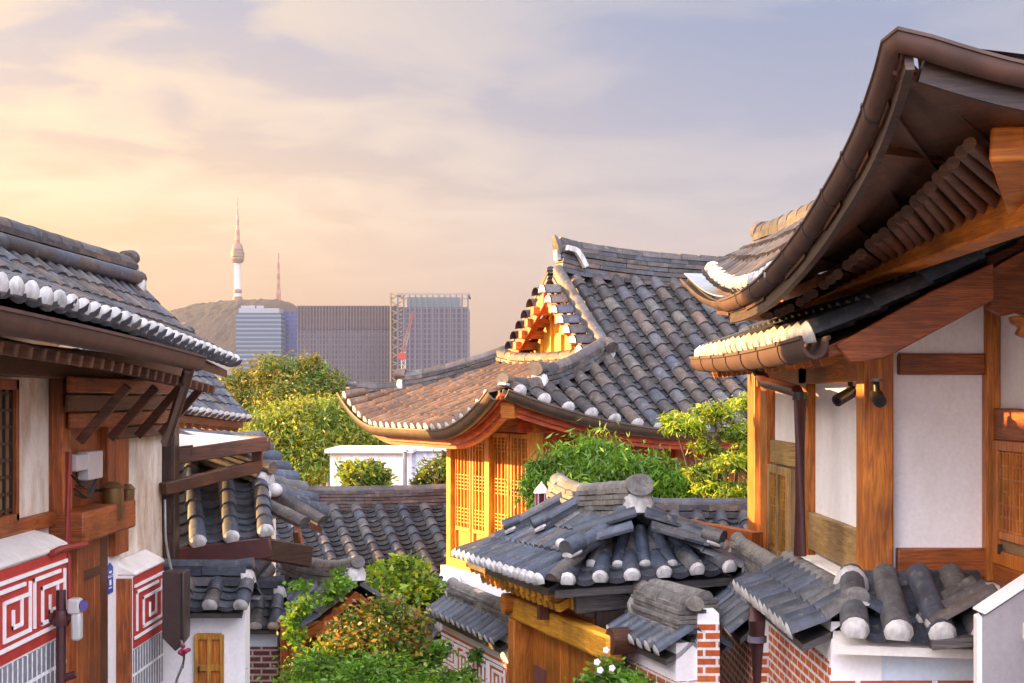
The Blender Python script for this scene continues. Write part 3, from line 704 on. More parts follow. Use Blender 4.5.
# haze over the whole place
def haze():
    m = MB().ext(-3000, 3000, -60, 4700, -43, 490)
    o = bpy.data.materials.new('haze_air'); o.use_nodes = True; t = o.node_tree; t.nodes.remove(t.nodes['Principled BSDF'])
    pv = N(t, 'ShaderNodeVolumePrincipled'); pv.inputs['Color'].default_value = (.68, .68, .84, 1); pv.inputs['Density'].default_value = .000035; pv.inputs['Anisotropy'].default_value = .2
    t.links.new(pv.outputs[0], t.nodes['Material Output'].inputs['Volume'])
    tag(m.build('haze', o), kind='stuff')
haze()

# white sheds and trees beyond the tiled roofs
def sheds():
    D = 37; z = lambda py, d=D: (HY - py) / F * d
    for px0, px1, d, top, lab, mt in ((330, 408, 37, 453, 'low white shed wall facing the camera beyond the slate roof', WHITE), (400, 462, 38.5, 451, 'pale blue corrugated sheet shed right of the white wall', BLUESHEET), (420, 464, 44, 432, 'taller cream block with a flat roof behind the blue shed', DIRTY)):
        x0, x1 = (px0 - 512) / F * d, (px1 - 512) / F * d; zt = z(top, d)
        r = thing('shed', lab, 'shed', ((x0 + x1) / 2, d + 1.5, gz(d)), 'pale sheds beyond the slate roof')
        w = MB().ext(x0, x1, d, d + 3, gz(d) - .5, zt)
        if mt is BLUESHEET:
            q = x0
            while q < x1: w.ext(q, q + .09, d - .03, d - .002, gz(d), zt - .02); q += .2
        w.build('wall', mt, r)
        MB().ext(x0 - .12, x1 + .12, d - .14, d + 3.1, zt, zt + .09).build('roof', simple('shed_roof', (.62, .64, .70), .6), r)
        if px0 == 420: 
            m = MB(); 
            for q in (.2, .6): m.ext(lerp(x0, x1, q), lerp(x0, x1, q) + .5, d - .03, d + .05, zt - .9, zt - .3)
            for k, bb in enumerate((.2, .6)): MB().ext(lerp(x0, x1, bb), lerp(x0, x1, bb) + .45, d - .03, d + .02, zt - .95, zt - .3).build('window', simple('shed_window', (.09, .11, .15), .2), r)
    p = at(405, 500, 36.6)
    r = tag(MB().tube([V((p.x, p.y, gz(36.6))), at(405, 452, 36.6)], .05, 8).lathe(at(405, 452, 36.6), [(0, 0), (.09, 0), (.07, .06), (0, .08)], 10).build('utility_pole', GREYMETAL, None, (p.x, p.y, gz(36.6))), 'thin grey pole in front of the seam between white and blue sheds', 'pole')
sheds()
def B(px, py, D, rx, ry=None, rz=None): return (tuple(at(px, py, D)), rx, ry or rx, rz or rx)
def G(px, D): p = at(px, 400, D); return (p.x, p.y, gz(D))
tree('pine_tree', 'dark olive pine with rounded clumps below the office blocks', 'tree', G(285, 52), [B(250, 395, 52, 1.0, 1.2, .7), B(268, 372, 52, .8, 1, .5), B(300, 376, 53, 1.0, 1.2, .6), B(328, 388, 52, .7, 1, .6), B(285, 402, 51, 1.3, 1.4, .8), B(235, 415, 51, .6, .8, .5), B(322, 415, 51, 1.0, 1, .7), B(238, 380, 52, .45, .6, .35), B(312, 366, 53, .45, .5, .3)], 36000, .12, LEAF['olive'], 3, .2, narrow=.35, spread=.33, clumps=30)
tree('willow_tree', 'sunlit yellow green weeping tree in front of the pine', 'tree', G(330, 46), [B(285, 440, 46, 1.2, 1.3, 1.2), B(262, 450, 46, .8, 1, .9), B(330, 432, 46, 1.3, 1.4, .9), B(370, 440, 46.5, 1.1, 1.2, .8), B(345, 412, 47, .8, 1, .5), B(305, 465, 45, .9, 1, .8), B(255, 428, 47, .6, .7, .6), B(312, 415, 46.5, .8, .9, .55)], 42000, .14, LEAF['yellow'], 5, .2, narrow=.28, spread=.34, droop=.9, clumps=34)
tree('broadleaf_tree', 'green leafy tree behind the white shed under the brown eave', 'tree', G(400, 50), [B(385, 450, 49, 1.1, 1.2, .8), B(412, 455, 50, .9, 1, .8), B(398, 432, 50, .9, 1, .6), B(430, 440, 51, .8, 1, .6), B(365, 425, 50, .9, .9, .6)], 26000, .13, LEAF['green'], 8, .2, narrow=.4, spread=.34, clumps=30)
tree('sapling', 'small bright yellow sapling in front of the white shed', 'sapling', G(362, 34.5), [B(350, 472, 34.5, .28, .25, .22), B(372, 470, 34.5, .3, .25, .22), B(361, 480, 34.3, .4, .3, .25), B(383, 478, 34.5, .2, .2, .2)], 2600, .13, LEAF['yellow'], 9, .03, narrow=.35, spread=.35)
tree('sapling', 'rusty orange sapling in front of the pale blue shed', 'sapling', G(437, 34), [B(437, 475, 34, .36, .3, .42), B(450, 466, 34.2, .28, .25, .35), B(425, 483, 34, .22, .25, .25)], 3000, .12, LEAF['olive'], 10, .03, narrow=.35, spread=.35)

# ------------------------------------------------------------------ the hanok with the hipped gable roof (centre)
def central_hanok():
    al = R(25); A0 = V((-.18, 22.0, 0)); ds = V((math.cos(al), math.sin(al), 0)); dw = V((-math.sin(al), math.cos(al), 0))
    LW, LS, H, g, gw = 7.1, 13.0, 3.55, 2.75, 1.75; kp = gw / g
    ze, rise = -.50, 2.62
    def P(s, w, z=0): p = A0 + ds * s + dw * w; p.z = z; return p
    up = lambda d: .66 * max(0, 1 - d / 3.6) ** 2.0
    prof = lambda q: rise * (.84 * q + .16 * q * q)          # q = plan distance from the eave / H
    def Sf(a, t):                                            # front slope, a = s
        return P(a, t * H, ze + prof(t) + up(min(a, LS - a)) * (1 - t) ** 2)
    def Sb(a, t): return P(a, LW - t * H, ze + prof(t) + up(min(a, LS - a)) * (1 - t) ** 2)
    def Sl(a, t):                                            # left side slope, a = w
        q = t * gw / H; return P(q * H / kp, a, ze + prof(q) + up(min(a, LW - a) / kp) * (1 - q) ** 2)
    root = thing('hanok', 'large sunlit hanok with upswept hipped gable roof and golden lattice doors', 'house', P(5, 3.5, -5.6))
    tf = lambda a: 1.0 if g - .05 <= a else min(1, max(0, a) * kp / H)
    tl = lambda a: min(1, max(0, min(a, LW - a)) / gw)
    dk = MB()
    deck(Sf, 0, LS, .10, .05, 40, 8, dk, tf); deck(Sb, 0, LS, .10, .05, 40, 8, dk, tf); deck(Sl, 0, LW, .10, .05, 24, 6, dk, tl)
    roof = dk.build('roof', WOOD['bounce_lit', 'h'], root)
    SL = math.hypot(H, rise); SLl = math.hypot(g, prof(gw / H))
    tb, eb = tiles(Sf, .25, LS, .40, SL, .34, .115, tf)
    tiles(Sb, .25, LS, .40, SL, .34, .115, tf, tb, eb)
    tb.merge(eb).build('roof_tiles', [TILE_BROWN, ENDW, TROUGH], roof)
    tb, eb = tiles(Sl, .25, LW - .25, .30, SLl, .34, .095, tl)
    tb.merge(eb).build('roof_tiles', [TILE_SUNLIT, ENDW, TROUGH], roof)
    rt, rp = MB(), MB()
    zr = ze + rise
    rpath = curve([P(g + .02, H, zr + .12), P(g + .6, H, zr + .03), P(g + 2.5, H, zr - .08), P(LS - 4, H, zr - .05), P(LS - 2.5, H, zr + .25)], 26)
    ridge(rpath, .34, .52, 6, .12, rt, 5)
    # upturned ridge tip and its plaster
    tip = rpath[0]; rt.sweep([tip + V((0, 0, .35)), tip - ds * .06 + V((0, 0, .55)), tip - ds * .10 + V((0, 0, .66))], [(.12, -.05), (-.12, -.05), (-.12, .05), (.12, .05)], scale=[1, .8, .25])
    rp.sweep([tip - ds * .03 + V((0, 0, .22)), tip - ds * .05 + V((0, 0, .40))], [(.07, -.04), (-.07, -.04), (-.07, .04), (.07, .04)])
    rp.sweep(curve([tip + ds * .05 - dw * .19 + V((0, 0, .42)), tip + ds * .25 - dw * .20 + V((0, 0, .36)), tip + ds * .42 - dw * .20 + V((0, 0, .10))], 8), [(.05, -.04), (-.05, -.04), (-.05, .05), (.05, .05)])
    # gable edges
    gable_t = gw / H
    def gp(sd, q, s, dz=0):                                   # point on the slope at plan fraction q of H, at position s
        p = (Sf if sd < 0 else Sb)(max(s, .01), q); p.z = ze + prof(q) + dz; return p
    for sd in (-1, 1):
        path = [gp(sd, q, g - .06, .06) for q in np.linspace(gable_t - .02, .97, 9)]
        ridge(path[::-1], .22, .20, 3, .10, rt, 7 + sd)
        d = (path[0] - path[1]); ridge_end(path[0], d, .26, .22, .11, rt, rp)
        for q in np.linspace(gable_t + .03, .91, 7):                    # short verge tiles stepping down the gable
            p = gp(sd, q, g - .20, .02)
            K = 6; r = .145; a, b = p - ds * (.26 if sd < 0 else .10) + V((0, 0, -.02)), p + ds * .1
            yy = dw; zz = UPV
            PP = [a + yy * (r * math.cos(math.pi * k / K)) + zz * (r * math.sin(math.pi * k / K)) for k in range(K + 1)]; QQ = [b + yy * (r * math.cos(math.pi * k / K)) + zz * (r * math.sin(math.pi * k / K)) for k in range(K + 1)]
            rt.add(PP + QQ, [(k, k + 1, k + K + 2, k + K + 1) for k in range(K)])
            if sd < 0: rp.add([a - ds * .02 + yy * (r * .97 * math.cos(math.pi * k / K)) + zz * (r * .97 * math.sin(math.pi * k / K)) for k in range(K + 1)] + [a - ds * .07 + zz * .02], [(k, (k + 1) % (K + 1), K + 1) for k in range(K + 1)])
        # hip ridges
        hp = curve([(Sf if sd < 0 else Sb)(a, a * kp / H) + V((0, 0, .06)) for a in (g * .97, g * .76, g * .52, g * .34)], 12)
        ridge(hp, .24, .24, 3, .10, rt, 11 + sd); ridge_end(hp[-1], hp[-1] - hp[-2], .28, .27, .12, rt, rp)
        hq = curve([(Sf if sd < 0 else Sb)(a, a * kp / H) + V((0, 0, .04)) for a in (g * .36, g * .2, g * .04)], 8)
        ridge(hq, .22, .08, 1, .11, rt, 13 + sd); ridge_end(hq[-1], hq[-1] - hq[-2], .2, .1, .10, rt, rp)
    # rows along the foot of the gable
    a = (Sf(g, gable_t) + V((0, 0, .05))) - ds * .25; b = (Sb(g, gable_t) + V((0, 0, .05))) - ds * .25
    ridge(curve([a.lerp(b, -.05), a.lerp(b, .25) - V((0, 0, .12)), a.lerp(b, .75) - V((0, 0, .12)), a.lerp(b, 1.05)], 12), .22, .14, 2, .09, rt, 21)
    rt.build('ridge', TILE_BROWN, roof); rp.build('ridge_plaster', ENDW, roof)
    # gable wall of planks, barge boards, purlin ends
    gb = MB(); zb = ze + prof(gable_t) - .35
    gb.prism([P(g + .1, gw, zb), P(g + .1, LW - gw, zb), P(g + .1, H, zr - .1)], ds * .06)
    for k in range(9):
        w = lerp(gw + .2, LW - gw - .2, k / 8); zt = zb + (zr - .15 - zb) * (1 - abs(w - H) / (H - gw))
        if zt > zb + .1: gb.bar(P(g + .07, w, zb), P(g + .07, w, zt), .025, .05, up=ds)
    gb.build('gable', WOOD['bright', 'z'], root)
    for sd in (-1, 1):
        b0, b1 = gp(sd, gable_t, g - .25, -.26), gp(sd, .98, g - .25, -.26)
        MB().prism([b0 + V((0, 0, .20)), b1 + V((0, 0, .16)), b1 - V((0, 0, .14)), b0 - V((0, 0, .10))], ds * .07).build('barge_board', WOOD['bounce_lit', 'h'], root, bevel=.01)
        for q in np.linspace(gable_t + .06, .90, 6):
            p = gp(sd, q, g - .34, -.24)
            MB().bar(p, p + ds * .6, .13, .15).build('gable_rafter', WOOD['orange', 'h'], root, bevel=.01)
    # gutters along the eaves
    gp1 = [Sf(a, 0) - dw * .06 + V((0, 0, -.05)) for a in np.linspace(.05, LS, 40)]
    gutter(gp1, 1.25).build('gutter', COPPER_OLD, root)
    gp2 = [Sl(a, 0) - ds * .06 + V((0, 0, -.05)) for a in np.linspace(.05, LW - .05, 30)]
    gutter(gp2[::-1], 1.3).build('gutter', COPPER_OLD, root)
    m = MB()
    for Sx, dv, l in ((Sf, dw, LS), (Sl, ds, LW)):
        for off in (.14, .2): m.sweep([Sx(a, 0) + dv * off + V((0, 0, -.17 - (off - .14) * 1.1)) for a in np.linspace(off, l - off, 36)], [(.045, -.05), (.045, .05), (-.045, .05), (-.045, -.05)])
    m.build('eave_board', WOOD['bounce_lit', 'h'], root)
    # rafters
    w0 = 1.15
    for k in range(26):
        s = .55 + k * .33
        if s > LS - 5: break
        q = min(1, w0 * 1.3 / H)
        if s < w0: c = P(w0 + .1, w0 + .1, ze + prof(.36) - .2); MB().bar(Sf(s, .05) - V((0, 0, .24)), c, .10, .12).build('rafter', WOOD['bounce_lit', 'h'], root)
        else: MB().bar(Sf(s, .05) - V((0, 0, .24)), Sf(s, q) - V((0, 0, .26)), .10, .12).build('rafter', WOOD['bounce_lit', 'h'], root)
    for k in range(19):
        s = .55 + k * .33
        if s < w0: c = P(w0 + .1, w0 + .1, ze + prof(.36) - .2); MB().bar(Sl(s, .05) - V((0, 0, .24)), c, .10, .12).build('rafter', WOOD['orange', 'h'], root)
        else: MB().bar(Sl(s, .05) - V((0, 0, .24)), Sl(s, .56) - V((0, 0, .28)), .10, .12).build('rafter', WOOD['orange', 'h'], root)
    MB().bar(Sf(.15, .02) - V((0, 0, .28)), P(w0 + .2, w0 + .2, ze + prof(.36) - .26), .22, .26).build('corner_rafter', WOOD['orange', 'h'], root, bevel=.02)
    # body
    W1 = 4.45; zb, zt = -2.92, -.42
    fx = lambda s, w, z: P(s, w, z)
    wl = MB()
    wl.prism([P(w0, w0, zb), P(LS - 1, w0, zb), P(LS - 1, LW - 1, zb), P(w0 + 3.2, LW - 1, zb), P(w0 + 3.2, W1, zb), P(w0, W1, zb)], (0, 0, zt - zb + .2)); wl.build('wall', WOOD['bounce_lit', 'z'], root)
    pl = MB(); pl.prism([P(w0 - .2, w0 - .2, -6.5), P(LS - .8, w0 - .2, -6.5), P(LS - .8, LW - .8, -6.5), P(w0 + 3, LW - .8, -6.5), P(w0 + 3, W1 + .15, -6.5), P(w0 - .2, W1 + .15, -6.5)], (0, 0, 6.5 + zb)); pl.build('plinth', CURB, root)
    for s, w in ((w0, w0), (w0, W1), (w0, (w0 + W1) / 2), (w0 + 2.6, w0), (w0 + 5.2, w0), (w0 + 7.8, w0)):
        MB().bar(P(s - .03, w - .03, zb), P(s - .03, w - .03, zt + .1), .2, .2, up=ds).build('post', WOOD['bright', 'z'] if s == w0 else WOOD['bounce_lit', 'z'], root, bevel=.015)
    MB().bar(P(w0 - .06, w0 - .3, zt + .02), P(w0 - .06, W1 + .3, zt + .02), .18, .22).build('beam', WOOD['orange', 'h'], root, bevel=.015)
    MB().bar(P(w0 - .3, w0 - .06, zt + .02), P(LS - 1, w0 - .06, zt + .02), .18, .22).build('beam', WOOD['bounce_lit', 'h'], root, bevel=.015)
    MB().bar(P(w0 - .07, w0, zb + .08), P(w0 - .07, W1, zb + .08), .16, .16).build('sill', WOOD['bright', 'h'], root, bevel=.01)
    # four lattice door leaves on the sunny side
    n = 4
    for k in range(n):
        a, b = lerp(w0 + .1, W1 - .1, (k + .04) / n), lerp(w0 + .1, W1 - .1, (k + .96) / n)
        z0, z1 = zb + .18, zt - .12; s = w0 - .035
        back = MB().prism([P(s + .02, a, z0), P(s + .02, b, z0), P(s + .02, b, z1), P(s + .02, a, z1)], ds * .02)
        d = back.build('lattice_door', PAPER, root)
        fr = MB()
        for w in (a + .03, b - .03): fr.bar(P(s, w, z0), P(s, w, z1), .07, .05, up=ds)
        for z in (z0 + .04, z1 - .04, z0 + .5): fr.bar(P(s, a, z), P(s, b, z), .05, .07)
        fr.build('door_frame', WOOD['bright', 'z'], d, bevel=.006)
        lt = MB()
        for q in range(1, 5): lt.bar(P(s - .005, lerp(a, b, q / 5), z0 + .5), P(s - .005, lerp(a, b, q / 5), z1), .03, .03, up=ds)
        for c in (.62, 1.2, 1.9):
            for e in range(5): zz = z0 + c + e * .06; lt.bar(P(s - .002, a, zz), P(s - .002, b, zz), .018, .018)
        lt.build('lattice', WOOD['bright', 'z'], d)
    # front side: white panels above red boards
    for k in range(3):
        s0, s1 = w0 + 2.6 * k + .12, w0 + 2.6 * (k + 1) - .12
        MB().prism([P(s0, w0 - .02, zb + .9), P(s1, w0 - .02, zb + .9), P(s1, w0 - .02, zb + 1.5), P(s0, w0 - .02, zb + 1.5)], dw * .015).build('wall_panel', WHITE, root)
central_hanok()

# ------------------------------------------------------------------ generic gabled tile-roofed house
def roof_pair(root, e0, e1, r0, r1, sp=.3, r=.08, row=.32, tile=TILE, sag=.05, lift=.0, back=True, rh=.3, rn=4, rw=.26, cap=.09, rmat=None, deckmat=None, t_end=True, white_front=False, seed=2, ridge_ext=.0, dk_th=.1):
    """Front slope e0-e1 (eave) to r0-r1 (ridge) with its mirrored back slope, ridge, deck."""
    e0, e1, r0, r1 = map(V, (e0, e1, r0, r1))
    S, L, SL = plane_S(e0, e1, r0, r1, sag, lift)
    dk = deck(S, 0, L, dk_th, .04, 20, 5); tb, eb = tiles(S, 0, L, sp, SL, row, r)
    if back:
        b0 = 2 * r0 - e0; b0.z = e0.z; b1 = 2 * r1 - e1; b1.z = e1.z
        S2, L2, SL2 = plane_S(b0, b1, r0, r1, sag, lift)
        deck(S2, 0, L2, dk_th, .04, 20, 5, dk); tiles(S2, 0, L2, sp, SL2, row, r, None, tb, eb)
    ro = dk.build('roof', deckmat or WOOD['brown', 'h'], root)
    tb.merge(eb).build('roof_tiles', [tile, ENDW, TROUGH], ro)
    rm, pm = MB(), MB(); d = (r1 - r0).normalized()
    path = curve([r0 - d * ridge_ext + V((0, 0, .06)), r0.lerp(r1, .25) + V((0, 0, -.01)), r0.lerp(r1, .5) - V((0, 0, .03)), r0.lerp(r1, .75) - V((0, 0, .01)), r1 + d * ridge_ext + V((0, 0, .06))], 20)
    ridge(path, rw, rh, rn, cap, rm, seed)
    ridge_end(path[0], -d, rw, rh, cap, rm, pm); ridge_end(path[-1], d, rw, rh, cap, rm, pm)
    rm.build('ridge', rmat or tile, ro); pm.build('ridge_plaster', ENDW, ro)
    return S, L, ro

# ------------------------------------------------------------------ left house along the lane
def left_house():
    XW = -3.9
    root = thing('hanok', 'old plaster and timber hanok along the left of the lane with red key-pattern lower wall', 'house', (-4.6, 13, gz(13)))
    D = lambda px: XW * F / (px - 512)
    def ev(y): return V((-3.0, y, .60 - .02 * (y - 8.8) - .00 * y - .012 * max(0, y - 11) ** 1.35))
    L = 9.2; y0 = 6.6
    def S(a, t):
        f = a / L; e = ev(y0 + a); r = V((-4.5, y0 + a * (18 - y0) / L * .985, 1.24 + .05 * f))
        p = e.lerp(r, t); p.z -= .10 * 4 * t * (1 - t); return p
    SL = 1.75
    dk = deck(S, 0, L, .08, .05, 20, 5)
    dk.prism([(-4.5, y0, 1.18), (-4.5, 17.8, 1.2), (-6.4, 17.8, .2), (-6.4, y0, .2)], (0, 0, -.1))
    ro = dk.build('roof', WOOD['brown', 'h'], root)
    tb, eb = tiles(S, 0, L, .28, SL, .34, .08, dome=.35)
    tb.merge(eb).build('roof_tiles', [TILE_BROWN, ENDW, TROUGH], ro)
    rm, pm = MB(), MB(); path = curve([S(0, 1), S(L * .5, 1) - V((0, 0, .04)), S(L, 1) + V((0, -.2, .02))], 16)
    ridge([q - V((0, 0, .06)) for q in path], .30, .34, 5, .105, rm, 4, .75, 0, .085)
    ridge_end(path[-1], V((.15, 1, 0)), .30, .34, .10, rm, pm)
    pm.ball(path[-1] + V((.06, -.10, .02)), .17, .14, .17, 16)
    rm.build('ridge', TILE_BROWN, ro); pm.build('ridge_plaster', ENDW, ro)
    gp = curve([(-2.84, 6.2, .46), (-2.84, 8.4, .44), (-2.85, 11, .40), (-2.86, 13.6, .335)], 24)
    gutter(gp[::-1], 1.05).build('gutter', COPPER, root)
    p = [at(188, 366, 13.4), at(187, 376, 13.45), at(166, 442, 15.6), at(166, 470, 16.6), at(167, 640, 16.9)]
    MB().tube(curve(p[:3], 8), .055, 8).build('downpipe', PIPE, root)
    # rafters
    for k in range(24):
        y = 8.7 + k * .27
        e = ev(y); MB().bar(V((-2.96, y, e.z - .30)), V((-3.95, y, e.z - .10)), .075, .085).build('rafter', WOOD['brown', 'h'], root, bevel=.008)
    # body and timber
    MB().ext(-6.3, XW - .02, 6.0, 17.0, gz(17) - .6, .30).build('wall', DIRTY, root)
    def beam(px0, px1, za, zb, th=.12, mt=WOOD['brown', 'h'], nm='beam'):
        MB().ext(XW - .05, XW + th, D(px0), D(px1), za, zb).build(nm, mt, root, bevel=.012)
    beam(-60, 168, .18, .44, .16)
    MB().ext(XW - .05, XW + .05, 9, D(52), -1.06, -.94).build('beam', WOOD['red', 'h'], root, bevel=.01)
    beam(51, 61, -1.0, .2, .10, WOOD['red', 'z'], 'post')
    # lattice window at the far left
    w = MB().ext(XW - .03, XW + .005, 9.6, D(9), -.88, .08).build('lattice_window', PAPERW, root)
    fr = MB(); fr.ext(XW, XW + .06, D(9), D(12), -.94, .16); fr.ext(XW, XW + .06, 9.6, D(12), .08, .16); fr.ext(XW, XW + .06, 9.6, D(12), -.95, -.88)
    fr.build('window_frame', WOOD['red', 'z'], w, bevel=.006)
    lt = MB()
    for q in range(13): lt.ext(XW + .006, XW + .03, lerp(9.7, D(9), q / 12) - .012, lerp(9.7, D(9), q / 12) + .012, -.88, .08)
    for q in range(8): lt.ext(XW + .006, XW + .026, 9.6, D(9), lerp(-.85, .05, q / 7) - .012, lerp(-.85, .05, q / 7) + .012)
    lt.build('lattice', WOOD['dark', 'z'], w)
    # fire walls with the red key pattern: near one and far one
    def firewall(ya, yb, ztop, zred, zbot, reps, capz, x=-3.6):
        f = MB().ext(XW - .01, x, ya, yb, zbot - .8, ztop).build('fire_wall', WHITE, root)
        c = MB(); c.prism([(XW - .01, ya, capz), (XW - .01, ya, ztop), (x + .03, ya, ztop), (x + .02, ya, ztop + .04), (x - .1, ya, ztop + .10)], (0, yb - ya + .03, 0)); c.build('wall_cap', CURB, f, bevel=.02)
        MB().ext(x, x + .012, ya, yb, zred, ztop - .01).build('key_pattern_panel', REDP, f)
        lm = MB(); O = V((x + .016, ya + .02, ztop - .10)); meander(lm, O, V((0, 1, 0)), V((0, 0, -1)), yb - ya - .04, ztop - zred - .2, .028, V((1, 0, 0)), reps); lm.build('pattern_lines', LINEW, f)
        MB().ext(x, x + .012, ya, yb, zbot - .8, zred - .02).build('grey_brick_panel', GREYB, f)
    firewall(8.6, 12.08, -1.19, -1.87, -2.7, 4, -1.03)
    firewall(14.72, 15.95, -1.73, -2.44, -3.1, 1, -1.58, -3.72)
    MB().ext(XW, -3.725, 14.66, 14.715, -4.8, -1.75).build('post', WOOD['red', 'z'], root, bevel=.008)
    # door bay
    MB().ext(XW - .02, XW + .02, D(63), D(104), -4.6, .1).build('wall_panel', WOOD['red', 'z'], root)
    MB().ext(XW - .05, -3.62, D(51), D(107), -1.22, -.95).build('lintel', WOOD['red', 'h'], root, bevel=.02)
    d = MB()
    for q in range(4): d.ext(XW + .02, XW + .06, lerp(D(70), D(94), q / 4) + .004, lerp(D(70), D(94), (q + 1) / 4) - .004, -4.5, -1.25)
    dd = d.build('door', WOOD['red', 'z'], root, bevel=.004)
    MB().ext(XW + .06, XW + .075, D(72), D(93), -1.62, -1.54).build('door_rail', WOOD['brown', 'h'], dd)
    for a, b in ((62, 68), (95, 103)): MB().ext(XW, XW + (.14 if a < 90 else .05), D(a), D(b), -4.6, -1.2).build('post', WOOD['brown', 'z'] if a > 90 else WOOD['red', 'z'], root, bevel=.012)
    MB().ext(XW, XW + .10, D(98), D(104), -1.0, .2).build('post', WOOD['red', 'z'], root, bevel=.012)
    MB().ext(XW, XW + .06, D(63), D(104), -.12, .02).build('beam', WOOD['orange', 'h'], root, bevel=.012)
    MB().ext(XW - .02, XW + .03, D(103.2), D(116.5), -4.8, -1.15).build('wall_panel', WHITE, root)
    # upper far panel trims and corner post
    for a, b in ((105, 119), (163.5, 169)): MB().ext(XW - .02, XW + .10, D(a), D(b), -1.5, .25).build('post', WOOD['red', 'z'] if a < 150 else WOOD['dark', 'z'], root, bevel=.012)
    MB().ext(XW - .02, XW + .12, D(164), D(169), -5, -.2).build('post', WOOD['dark', 'z'], root, bevel=.012)
    # plank gable boards under the eave end
    for k, (za, zb, yb, xx) in enumerate(((.20, .06, 12.45, -3.70), (.05, -.10, 12.55, -3.74), (-.11, -.25, 12.75, -3.78), (-.26, -.38, 14.4, -3.82))):
        MB().ext(xx, xx + .045, yb, 16.8, zb, za).build('eave_panel', WOOD['brown' if k % 2 else 'red', 'h'], root, bevel=.012)
    for y in (12.9, 13.9, 14.9, 15.9): MB().bar((-3.72, y, -.36), (-3.30, y, .12), .06, .08).build('eave_brace', WOOD['brown', 'h'], root, bevel=.008)
left_house()

# house behind it: roof seen past the gutter
def back_left_house():
    e0, e1, r0, r1 = at(146, 408, 20), at(243, 420, 24.3), at(72, 345, 21), at(188, 352, 25.6)
    root = thing('hanok', 'small slate-roofed house tucked behind the left eave with white toothed tile ends', 'house', (e0.x - 1.5, 22.5, gz(22)))
    S, L, ro = roof_pair(root, e0, e1, r0, r1, .29, .085, .3, TILE, .06, 0, False, .28, 4)
    o = V((0, 0, -.16))
    MB().prism([e0 + o, e0 + o * 2.6, r0 + o * 2.6, r0 + o], (.0, .07, 0)).build('barge_board', WOOD['brown', 'h'], root, bevel=.01)
    MB().prism([(e0.x - .4, 20.3, gz(24)), (e1.x - .4, 24.2, gz(24)), (e1.x - 2.3, 25.0, gz(24)), (e0.x - 2.3, 20.6, gz(24))], (0, 0, -gz(24) - .48)).build('wall', DIRTY, root)
    MB().bar(e0 + V((-.25, .1, -.30)), e1 + V((-.25, 0, -.30)), .2, .2).build('beam', WOOD['red', 'h'], root, bevel=.01)
    for k in range(12):
        p = S(L * (k + .5) / 12, .04) - V((0, 0, .2)); MB().bar(p, p + V((-.6, .15, .25)), .08, .09).build('rafter', WOOD['brown', 'h'], root)
back_left_house()

# awning: white-topped canopy with timber fascia
def awning():
    root = thing('awning', 'flat white-topped timber awning sticking out beside the dark corner post', 'awning', (at(200, 440, 18).x, 18, -.6))
    a, b, c, d = at(168, 429, 19.6), at(238, 436, 19.6), at(268, 438, 17.6), at(163, 451, 17.2)
    MB().prism([a, b, c, d], (0, 0, -.05)).build('canopy', simple('awning_white_sheet', (.42, .42, .46), .6, 0, .2), root)
    m = MB(); m.bar(d - V((0, .02, .09)), c - V((0, .02, .06)), .06, .17); m.bar(c - V((0, 0, .06)), b - V((0, 0, .06)), .06, .15)
    m.build('fascia', WOOD['brown', 'h'], root, bevel=.01)
    MB().bar(at(257, 441, 17.75), at(257.5, 468, 17.75), .12, .12, up=V((0, 1, 0))).build('post', WOOD['brown', 'z'], root, bevel=.01)
    MB().bar(at(163, 489, 16.6), at(258, 466, 17.7), .12, .14).build('brace', WOOD['brown', 'h'], root, bevel=.01)
    MB().bar(at(176, 452, 17.3), at(193, 450, 17.3), .09, .12).build('gutter_end', COPPER, root)
awning()

